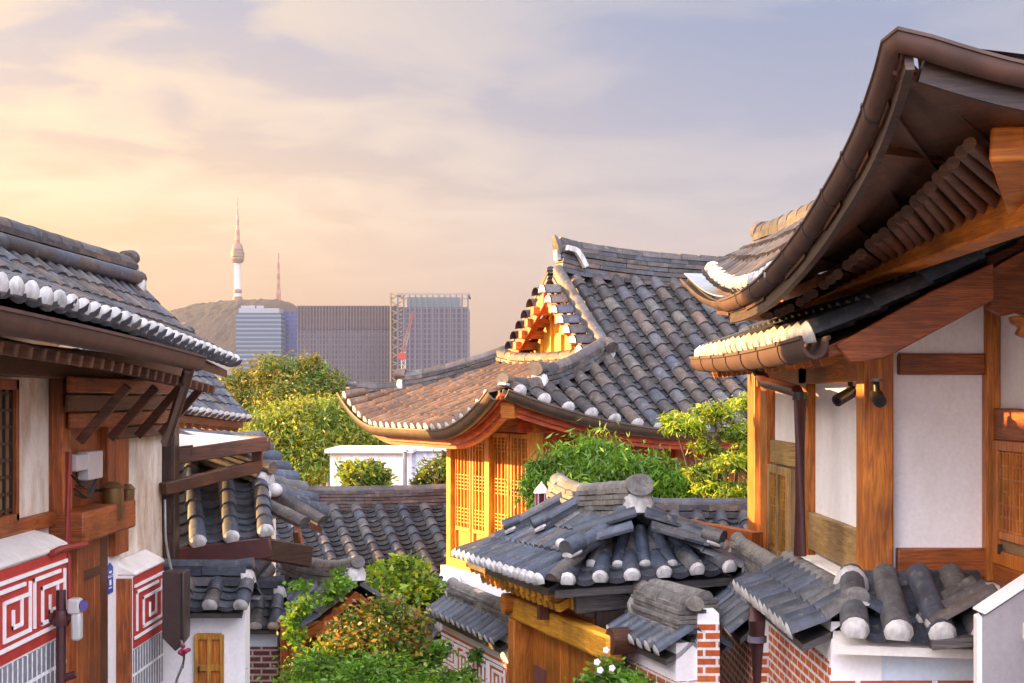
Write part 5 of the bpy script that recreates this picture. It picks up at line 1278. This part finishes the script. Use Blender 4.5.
    ro = dk.build('upper_roof', WOOD['brown', 'h'], root)
    tb, eb = tiles(Su, 2.6, 6.0, .25, .9, .34, .085, dome=.9)
    S6, L6, SL6 = plane_S(E2[4] + V((.35, .25, .03)), E2[-1] + V((0, .25, .03)), V((3.2, 8.4, 1.62)), V((4.7, 8.4, 1.62)), .03)
    tiles(S6, .1, L6, .28, SL6, .4, .09, None, tb, eb)
    tb.merge(eb).build('roof_tiles', [TILE_BROWN, ENDW, TROUGH], ro)
    rm, pm = MB(), MB(); pth = curve([V((2.50, 14.95, 1.42)), V((2.5, 13.0, 1.33)), V((2.5, 10.5, 1.27)), V((2.5, 8.2, 1.40))], 16)
    ridge(pth[::-1], .24, .24, 3, .10, rm, 51, .45); ridge_end(pth[0], V((0, 1, 0)), .24, .24, .11, rm, pm)
    pm.ball(pth[0] + V((-.10, .02, -.02)), .13, .16, .10)
    rm.build('ridge', TILE_BROWN, ro); pm.build('ridge_plaster', ENDW, ro)
    # metal flashing at the far tip
    fl = MB(); k0 = len(E) - 12
    for k in range(k0, len(E) - 1):
        fl.prism([E[k] + V((.0, 0, .07)), E[k + 1] + V((.0, 0, .07)), E[k + 1] + V((.42, -.1, .05)), E[k] + V((.42, -.1, .05))], (0, 0, .01))
    fl.build('flashing', STEEL, root)
right_hanok()

# brick garden wall below the right hanok, in two steps, with its tiled cap
def brick_walls():
    capped_wall('garden_wall', 'near step of the red brick wall with fat pale-ended tiles below the white hanok', (2.33, 12.55), (2.33, 10.15), -1.60, -1.60, (-1, 0), 'red brick walls below the right hanok', .36, .20, .34, .22, .078, .07, 1, TILE_OLD, BRICK, .17, endpanel=False, depth=2.3, tmat=TILE, rw=.2)
    capped_wall('garden_wall', 'far lower step of the red brick wall behind the dark downpipe', (2.24, 14.8), (2.24, 12.6), -1.95, -1.95, (-1, 0), 'red brick walls below the right hanok', .32, .34, .34, .23, .065, .24, 5, TILE_OLD, BRICK, .17, depth=2.3, tmat=TILE, rw=.24)
    # front return facing the camera
    root = thing('garden_wall', 'pale blue wall return with three large camera-facing roof tiles and brick foot', 'wall', (2.7, 10.3, gz(10)), 'red brick walls below the right hanok')
    MB().ext(2.17, 3.4, 10.16, 10.6, -3.6, -1.50).build('wall', BLUEW, root)
    MB().ext(2.15, 3.4, 10.148, 10.17, -3.6, -1.90).build('brick_panel', brick_mat('large_red_brick', (.46, .10, .05), (.34, .075, .03), (.72, .66, .66), .52, .14, .02), root)
    S, L, SL = plane_S(V((2.12, 9.92, -1.56)), V((3.30, 9.92, -1.60)), V((2.30, 10.72, -1.30)), V((3.30, 10.72, -1.30)), .02)
    dk = deck(S, 0, L, .06, .06, 8, 3); ro = dk.build('wall_cap', CURB, root)
    tb, eb = tiles(S, .14, .98, .30, .62, .62, .095, dome=.5); tb.merge(eb).build('roof_tiles', [TILE, ENDW, TROUGHB], ro)
    rm = ridge([V((2.42, 10.74, -1.38)), V((3.32, 10.74, -1.37))], .2, .05, 1, .115, None, 61, .46); rm.build('ridge', TILE_BROWN, ro)
    e = MB().ball((2.40, 10.62, -1.33), .13, .12, .16); e.build('ridge_plaster', ENDW, ro)
    # small cap running along the grey slab
    S, L, SL = plane_S(V((2.86, 10.60, -1.50)), V((2.86, 9.75, -1.50)), V((3.20, 10.60, -1.30)), V((3.20, 9.75, -1.30)), 0)
    tb, eb = tiles(S, .25, .70, .2, .36, .36, .06, dome=.5); tb.merge(eb).build('roof_tiles', [TILE_BROWN, ENDW, TROUGH], ro)
    MB().bar((2.74, 9.82, -1.60), (3.06, 9.78, -1.56), .12, .06).build('loose_tile', WOOD['grey', 'h'], root)
    # grey rendered slab at the right edge
    root = thing('parapet', 'grey rough-rendered parapet slab with a white edge at the lower right corner', 'wall', (3.4, 9.3, gz(9)))
    p = lambda px, py, d=9.4: at(px, py, d)
    MB().prism([p(982, 618), p(1060, 566), p(1060, 760), p(982, 760)], (.06, .2, 0)).build('wall', CONC, root)
    MB().bar(p(980, 615) + V((0.02, .1, .008)), p(1060, 562) + V((.02, .1, .008)), .24, .02).build('coping', WHITE, root, bevel=.01)
    MB().prism([p(977, 619), p(982, 617), p(982, 760), p(977, 760)], (.04, .2, 0)).build('edge', WHITE, root)
    # jog of the wall at its far end
    root = thing('wall_pier', 'narrow red brick pier facing the camera at the far end of the brick wall', 'pier', (1.6, 12.2, gz(12)), 'red brick walls below the right hanok')
    z = (400 - 614) / F * 12.6
    MB().ext(1.56, 1.74, 12.6, 13.1, -4.6, z).build('wall', WHITE, root); MB().ext(1.557, 1.743, 12.588, 12.6, -4.6, z - .08).build('brick_panel', BRICK, root)
    # downpipe at the step
    r = thing('downpipe', 'thick dark plum downpipe bent over the step of the brick wall', 'pipe', (1.95, 12.3, gz(12)))
    D = 11.6; MB().tube([at(762, 604, 12.2), at(757, 612, 11.9), at(757, 622, D), at(757, 800, D)], .066, 12).build('pipe', PIPE, r, smooth=True)
    MB().tube([at(757, 636, D), at(757, 642, D)], .075, 12).build('collar', simple('pipe_collar', (.12, .10, .14), .4), r)
brick_walls()

# ------------------------------------------------------------------ fittings
def fittings():
    XW = -3.9; D = lambda px: XW * F / (px - 512)
    on = lambda px, py, off=.1: (lambda d: V((XW + off, d, (HY - py) / F * d)))((XW + off) * F / (px - 512))
    for px, py0, py1, s, lab in ((113, 484, 524, .10, 'larger tarnished brass wall lamp beside the door post'), (128, 486, 512, .065, 'smaller brass wall lamp just right of the larger one')):
        a, b = on(px, py0, .22), on(px, py1, .22)
        r = thing('wall_lamp', lab, 'lamp', b, 'brass lamps by the left door')
        m = MB().lathe((a.x, a.y, 0), [(0, a.z + .02), (s * .5, a.z + .02), (s * 1.15, a.z - .03), (s, a.z - .035), (s * .95, b.z + .07), (s * .6, b.z + .02), (s * .25, b.z + .01), (.012, b.z - .06), (0, b.z - .06)], 12); m.build('lamp_body', BRASS, r)
        MB().bar(V((XW, a.y, a.z - .06)), V((a.x, a.y, a.z - .06)), .03, .03).build('bracket', DARK, r)
    # gas riser in red pipe with white meter
    r = thing('gas_meter', 'white gas meter on red riser pipes in front of the left door', 'meter', (-3.5, 12.4, gz(12)))
    d = 11.6; p = lambda px, py, dd=d: at(px, py, dd)
    m = MB(); m.tube([p(68, 452, 12.4), p(68, 548, 12.4), p(70, 606, 12.4)], .024, 8); m.tube([p(52, 553, 11.6), p(60, 549, 11.8), p(86, 544, 12.8)], .026, 8); m.build('pipe', GASRED, r)
    m = MB(); m.tube([p(61, 590), p(61, 760)], .04, 8); m.tube([p(50, 618), p(72, 618)], .035, 8); m.tube([p(58, 680), p(76, 674)], .03, 8); m.build('stand_pipe', PIPE, r)
    MB().lathe(p(61, 618), [(0, -.07), (.06, -.06), (.07, 0), (.06, .06), (0, .07)], 12).build('valve', PIPE, r)
    m = MB().box(p(75, 606), .10, .12, .12); m.box(p(77, 626), .075, .10, .22); m.build('meter_body', PLASTIC, r, bevel=.02)
    q = p(80, 605); MB().tube([q, q + V((.04, -.03, 0))], .04, 12).build('dial', simple('dial_violet', (.10, .08, .28), .3), r)
    # meter boxes in the dark recess above the door
    for px0, px1, py0, py1, lab in ((75, 86, 455, 470, 'small white junction box in the recess above the left door'), (87, 101, 452, 478, 'taller cream electricity box in the recess above the left door')):
        a, b = on(px0, py0, .12), on(px1, py1, .12)
        o = MB().ext(XW + .03, XW + .14, a.y, b.y, b.z, a.z).build('electric_box', PLASTIC, None, (XW + .08, (a.y + b.y) / 2, b.z), bevel=.012)
        tag(o, lab, 'electric box', 'boxes above the left door')
    m = MB(); rnd = random.Random(2)
    for k in range(6):
        a, b = on(70 + rnd.uniform(0, 6), 480 + rnd.uniform(-6, 16), .1), on(100 - rnd.uniform(0, 8), 476 + rnd.uniform(-8, 20), .1)
        m.tube(curve([a, a.lerp(b, .4) - V((-.03, 0, rnd.uniform(.03, .12))), b], 10), .009, 5)
    o = m.build('cable_bundle', DARK, None, on(85, 490)); tag(o, 'tangle of dark cables sagging below the electricity boxes', 'cable')
    # blue number plate
    a, b = on(106.5, 567, .035), on(112.5, 592, .035)
    r = thing('address_plate', 'small blue house number plate with a pointed top on the white door strip', 'sign', b)
    m = MB(); x = XW + .034; m.ext(x, x + .008, a.y, b.y, b.z, a.z - .1); m.prism([(x, a.y, a.z - .09), (x, b.y, a.z - .09), (x, b.y, a.z - .02), (x, (a.y + b.y) / 2, a.z + .03), (x, a.y, a.z - .02)], (.008, 0, 0)); m.build('plate', BLUESIGN, r)
    m = MB(); x += .009; m.ext(x, x + .002, lerp(a.y, b.y, .25), lerp(a.y, b.y, .75), b.z + .05, b.z + .06); m.ext(x, x + .002, lerp(a.y, b.y, .35), lerp(a.y, b.y, .65), b.z + .08, b.z + .13); m.ext(x, x + .002, lerp(a.y, b.y, .15), lerp(a.y, b.y, .85), b.z + .155, b.z + .163); m.ext(x, x + .002, lerp(a.y, b.y, .3), lerp(a.y, b.y, .7), a.z - .07, a.z - .05); m.build('marking', LINEW, r)
    # dark cabinet on the corner post
    r = thing('electric_cabinet', 'tall dark box hung on the corner post beside the white wall', 'electric box', at(173, 660, 15.4))
    a, b = at(162, 572, 15.3), at(184, 640, 15.3)
    m = MB(); m.prism([(a.x, 15.3, a.z), (b.x, 15.3, a.z), (b.x, 15.3, b.z), (lerp(a.x, b.x, .6), 15.3, b.z - .12), (a.x, 15.3, b.z + .02)], (0, .3, 0)); m.build('case', simple('cabinet_brown', (.055, .035, .032), .4), r, bevel=.012)
    MB().ext(b.x - .02, b.x - .012, 15.28, 15.3, b.z, a.z).build('door_seam', DARK, r)
    m = MB(); m.tube(curve([at(165, 500, 16.6), at(166, 540, 16.2), at(172, 572, 15.5)], 8), .014, 5); m.tube(curve([at(181, 640, 15.3), at(184, 660, 15.2), at(176, 683, 15.2), at(181, 700, 15.2)], 10), .014, 5); m.build('cable', GREYMETAL, r)
    r = thing('artificial_flower', 'small magenta flower cluster tied to the cables under the dark box', 'flower', at(185, 652, 15.15))
    m = MB(); rnd = random.Random(3)
    for k in range(9): q = at(185 + rnd.uniform(-5, 5), 650 + rnd.uniform(-4, 4), 15.15 + rnd.uniform(-.05, .05)); m.ball(q, .026, .026, .022, 8)
    m.build('petals', simple('magenta_petals', (.26, .01, .06), .6), r)
    MB().tube([at(185, 652, 15.16), at(183, 668, 15.2)], .008, 5).build('stem', BARK, r)
    # two security cameras under the right eave
    for px, py, dd, fx, lab in ((845, 396, 11.55, -1, 'dark security camera on the left wall pointing down the lane'), (878, 398, 10.75, 1, 'dark security camera mounted on the corner post facing the viewer')):
        c = at(px, py, dd); r = thing('security_camera', lab, 'camera', c, 'security cameras under the right eave')
        MB().tube([c + V((.05 if fx < 0 else .0, .05, .13)), c + V((.05 if fx < 0 else 0, .03, .05)), c], .022, 8).build('arm', DARK, r)
        dirv = V((-.7, -.5, -.35)).normalized() if fx < 0 else V((-.1, -1, -.25)).normalized()
        MB().tube([c - dirv * .10, c + dirv * .10], .048, 12).build('housing', DARK, r, smooth=False)
        MB().tube([c + dirv * .095, c + dirv * .105], .03, 12).build('lens', simple('lens_glass', (.01, .01, .015), .08), r)
        MB().lathe(c + V((.05 if fx < 0 else .0, .05, .12)), [(0, 0), (.045, 0), (.045, .02), (0, .02)], 12).build('mount', GREYMETAL, r)
    # garden lantern behind the gate
    d = 18.0; a = at(541.5, 481, d); r = thing('garden_lantern', 'small dark garden lantern with a pale conical cap left of the gate ridge', 'lantern', at(541.5, 540, d))
    s = d / F
    MB().lathe((a.x, a.y, 0), [(0, a.z), (.012, a.z - 2 * s), (.02, a.z - 3 * s), (.035, a.z - 4 * s), (7.5 * s, a.z - 10 * s), (7.8 * s, a.z - 12 * s), (0, a.z - 12 * s)], 8).build('cap', simple('lantern_cap', (.55, .48, .55), .5), r)
    MB().lathe((a.x, a.y, 0), [(0, a.z - 12 * s), (6.2 * s, a.z - 12 * s), (6.2 * s, a.z - 27 * s), (0, a.z - 27 * s)], 6).build('glass', simple('lantern_glass', (.06, .012, .02), .15), r)
    m = MB()
    for k in range(6): q = math.pi / 3 * k; m.bar(V((a.x + 6.3 * s * math.cos(q), a.y + 6.3 * s * math.sin(q), a.z - 12 * s)), V((a.x + 6.3 * s * math.cos(q), a.y + 6.3 * s * math.sin(q), a.z - 27 * s)), .014, .014)
    m.lathe((a.x, a.y, 0), [(0, a.z - 27 * s), (7.2 * s, a.z - 27 * s), (7.2 * s, a.z - 29 * s), (0, a.z - 29 * s)], 8); m.tube([V((a.x, a.y, a.z - 29 * s)), V((a.x, a.y, gz(18)))], .035, 8); m.build('frame', simple('lantern_frame', (.35, .28, .32), .5), r)
fittings()

# ------------------------------------------------------------------ garden plants
tree('bamboo_shrub', 'dense dome of drooping bamboo leaves in front of the golden hanok', 'shrub', G(590, 19), [B(560, 475, 19.2, .36, .4, .36), B(595, 462, 19.4, .42, .45, .32), B(622, 478, 19.2, .42, .4, .36), B(655, 480, 19.3, .40, .4, .34), B(690, 488, 19.3, .36, .4, .30), B(580, 495, 19, .5, .4, .35), B(640, 505, 19, .6, .4, .3), B(540, 492, 19.2, .2, .3, .3), B(538, 468, 19.3, .14, .2, .16)], 22000, .105, LEAF['green'], 12, .05, narrow=.2, spread=.36, droop=1.1, clumps=34)
tree('juniper_tree', 'bright layered juniper between the bamboo and the white hanok', 'tree', G(730, 18.3), [B(688, 424, 18.2, .26, .3, .09), B(715, 411, 18.3, .30, .3, .07), B(745, 402, 18.4, .16, .25, .06), B(740, 432, 18.3, .24, .3, .08), B(706, 446, 18.2, .18, .2, .06), B(728, 462, 18.0, .30, .3, .08), B(700, 470, 18.0, .16, .2, .06), B(738, 490, 17.9, .30, .3, .08), B(708, 486, 18.0, .20, .2, .06), B(672, 416, 18.3, .10, .2, .05), B(752, 446, 18.2, .14, .2, .1), B(738, 503, 17.9, .3, .3, .06)], 13000, .065, LEAF['lime'], 14, .075, narrow=.28, spread=.34, droop=.7, clumps=16)
tree('shrub', 'yellow green leafy shrub rising above the lane wall', 'shrub', G(395, 19.6), [B(398, 588, 19.6, .36, .35, .22), B(375, 606, 19.2, .32, .35, .25), B(425, 590, 19.7, .20, .3, .16), B(405, 570, 19.8, .24, .25, .12), B(386, 578, 19.7, .2, .2, .14), B(360, 632, 18.8, .25, .3, .2), B(432, 612, 19.6, .15, .2, .15)], 9000, .10, LEAF['lime'], 15, .05, narrow=.45, spread=.48, clumps=26)
tree('shrub', 'rusty orange and green barberry shrub below the yellow one', 'shrub', G(368, 18), [B(358, 626, 17.2, .24, .35, .16), B(385, 614, 17.3, .28, .3, .16), B(372, 640, 17, .42, .35, .2), B(345, 648, 17.0, .18, .3, .14), B(405, 630, 17.3, .24, .3, .18)], 9500, .058, LEAF['rust'], 16, .04, narrow=.5, spread=.5, clumps=26)
tree('shrub', 'wide green shrub filling the bottom middle of the lane', 'shrub', G(390, 16), [B(318, 674, 16.5, .30, .4, .2), B(355, 682, 16.2, .40, .4, .22), B(408, 688, 16.2, .34, .4, .16), B(450, 712, 16, .30, .4, .14), B(345, 705, 15.8, .5, .4, .25), B(420, 712, 15.6, .6, .4, .25), B(385, 668, 16.5, .25, .3, .12)], 22000, .06, LEAF['green'], 17, .04, narrow=.4, spread=.5, clumps=30)
tree('rose_bush', 'loose green bush with small pink flowers before the key-pattern wall', 'shrub', G(470, 16.6), [B(462, 680, 16.9, .13, .2, .08), B(448, 684, 16.6, .16, .25, .1), B(436, 652, 17.2, .14, .2, .1), B(476, 655, 17.0, .07, .1, .08), B(420, 662, 17.2, .16, .2, .1)], 2600, .065, LEAF['green'], 18, .03, narrow=.45, spread=.4, clumps=20)
tree('flowering_bush', 'low green bush with white blooms at the foot of the gate post', 'shrub', G(622, 12.2), [B(612, 676, 12.4, .12, .2, .10), B(632, 684, 12.3, .14, .2, .10), B(598, 684, 12.4, .12, .2, .09), B(650, 698, 12.3, .14, .2, .08)], 2600, .06, LEAF['green'], 19, .03, narrow=.4, spread=.42, clumps=18)
def blooms():
    rnd = random.Random(9); pink = simple('pale_pink_petals', (.60, .30, .28), .7); wh = simple('white_petals', (.80, .76, .82), .7)
    def flower(p, r, mt, lab, cat, grp, nm):
        m = MB()
        for k in range(5): a = 2 * math.pi * k / 5; m.ball(p + V((math.cos(a) * r * .6, -.01, math.sin(a) * r * .6)), r * .5, r * .3, r * .5, 7)
        tag(m.build(nm, mt, None, p), lab, cat, grp)
    for px, py, d in ((597, 662, 11.9), (606, 650, 12.0), (600, 670, 11.9), (612, 668, 12.0)): flower(at(px, py, d), .026, wh, 'white bloom on the low bush by the gate post', 'flower', 'white blooms by the gate post', 'bloom')
    for k in range(5): flower(at(rnd.uniform(425, 468), rnd.uniform(650, 678), 16.45), .02, pink, 'tiny pink rose on the bush before the key-pattern wall', 'flower', 'pink roses before the wall', 'rose')
blooms()
def vine():
    root = thing('climbing_vine', 'green climbing vine draped over the small tiled gate roof', 'vine', at(315, 640, 17.5))
    pts = [at(345, 572, 18.3), at(335, 590, 18.0), at(318, 598, 17.6), at(302, 605, 17.2), at(293, 620, 17.2), at(297, 640, 17.3)]
    MB().tube(curve(pts, 20), .015, 5).build('stem', BARK, root)
    bl = [(tuple(p), .10, .10, .09) for p in curve(pts, 10)] + [B(340, 583, 17.8, .14, .2, .08), B(328, 655, 17.4, .14, .2, .2), B(312, 665, 17.0, .2, .2, .15), B(302, 585, 17.5, .12, .1, .06)]
    leaves('foliage', bl, 2800, .055, LEAF['green'], root, seed=22, narrow=.7, spread=.42, clumps=14, droop=.4)
vine()

# unseen hanok added beyond the left edge so its roof shades the right hanok
def shading_hanok():
    root = thing('hanok', 'unseen taller hanok added off to the left to shade the right hanok', 'house', (-11, 11, gz(11)))
    roof_pair(root, (-8.2, 6.0, 2.9), (-8.2, 13.6, 2.9), (-10.4, 6.0, 4.1), (-10.4, 13.6, 4.1), .4, .11, .4, TILE_BROWN)
    MB().ext(-12.2, -8.9, 7.2, 13.6, gz(14) - .5, 2.85).build('wall', DIRTY, root)
    for y in (7.3, 9.4, 11.5, 13.5): MB().ext(-8.98, -8.82, y - .09, y + .09, gz(14), 2.8).build('post', WOOD['red', 'z'], root)
shading_hanok()
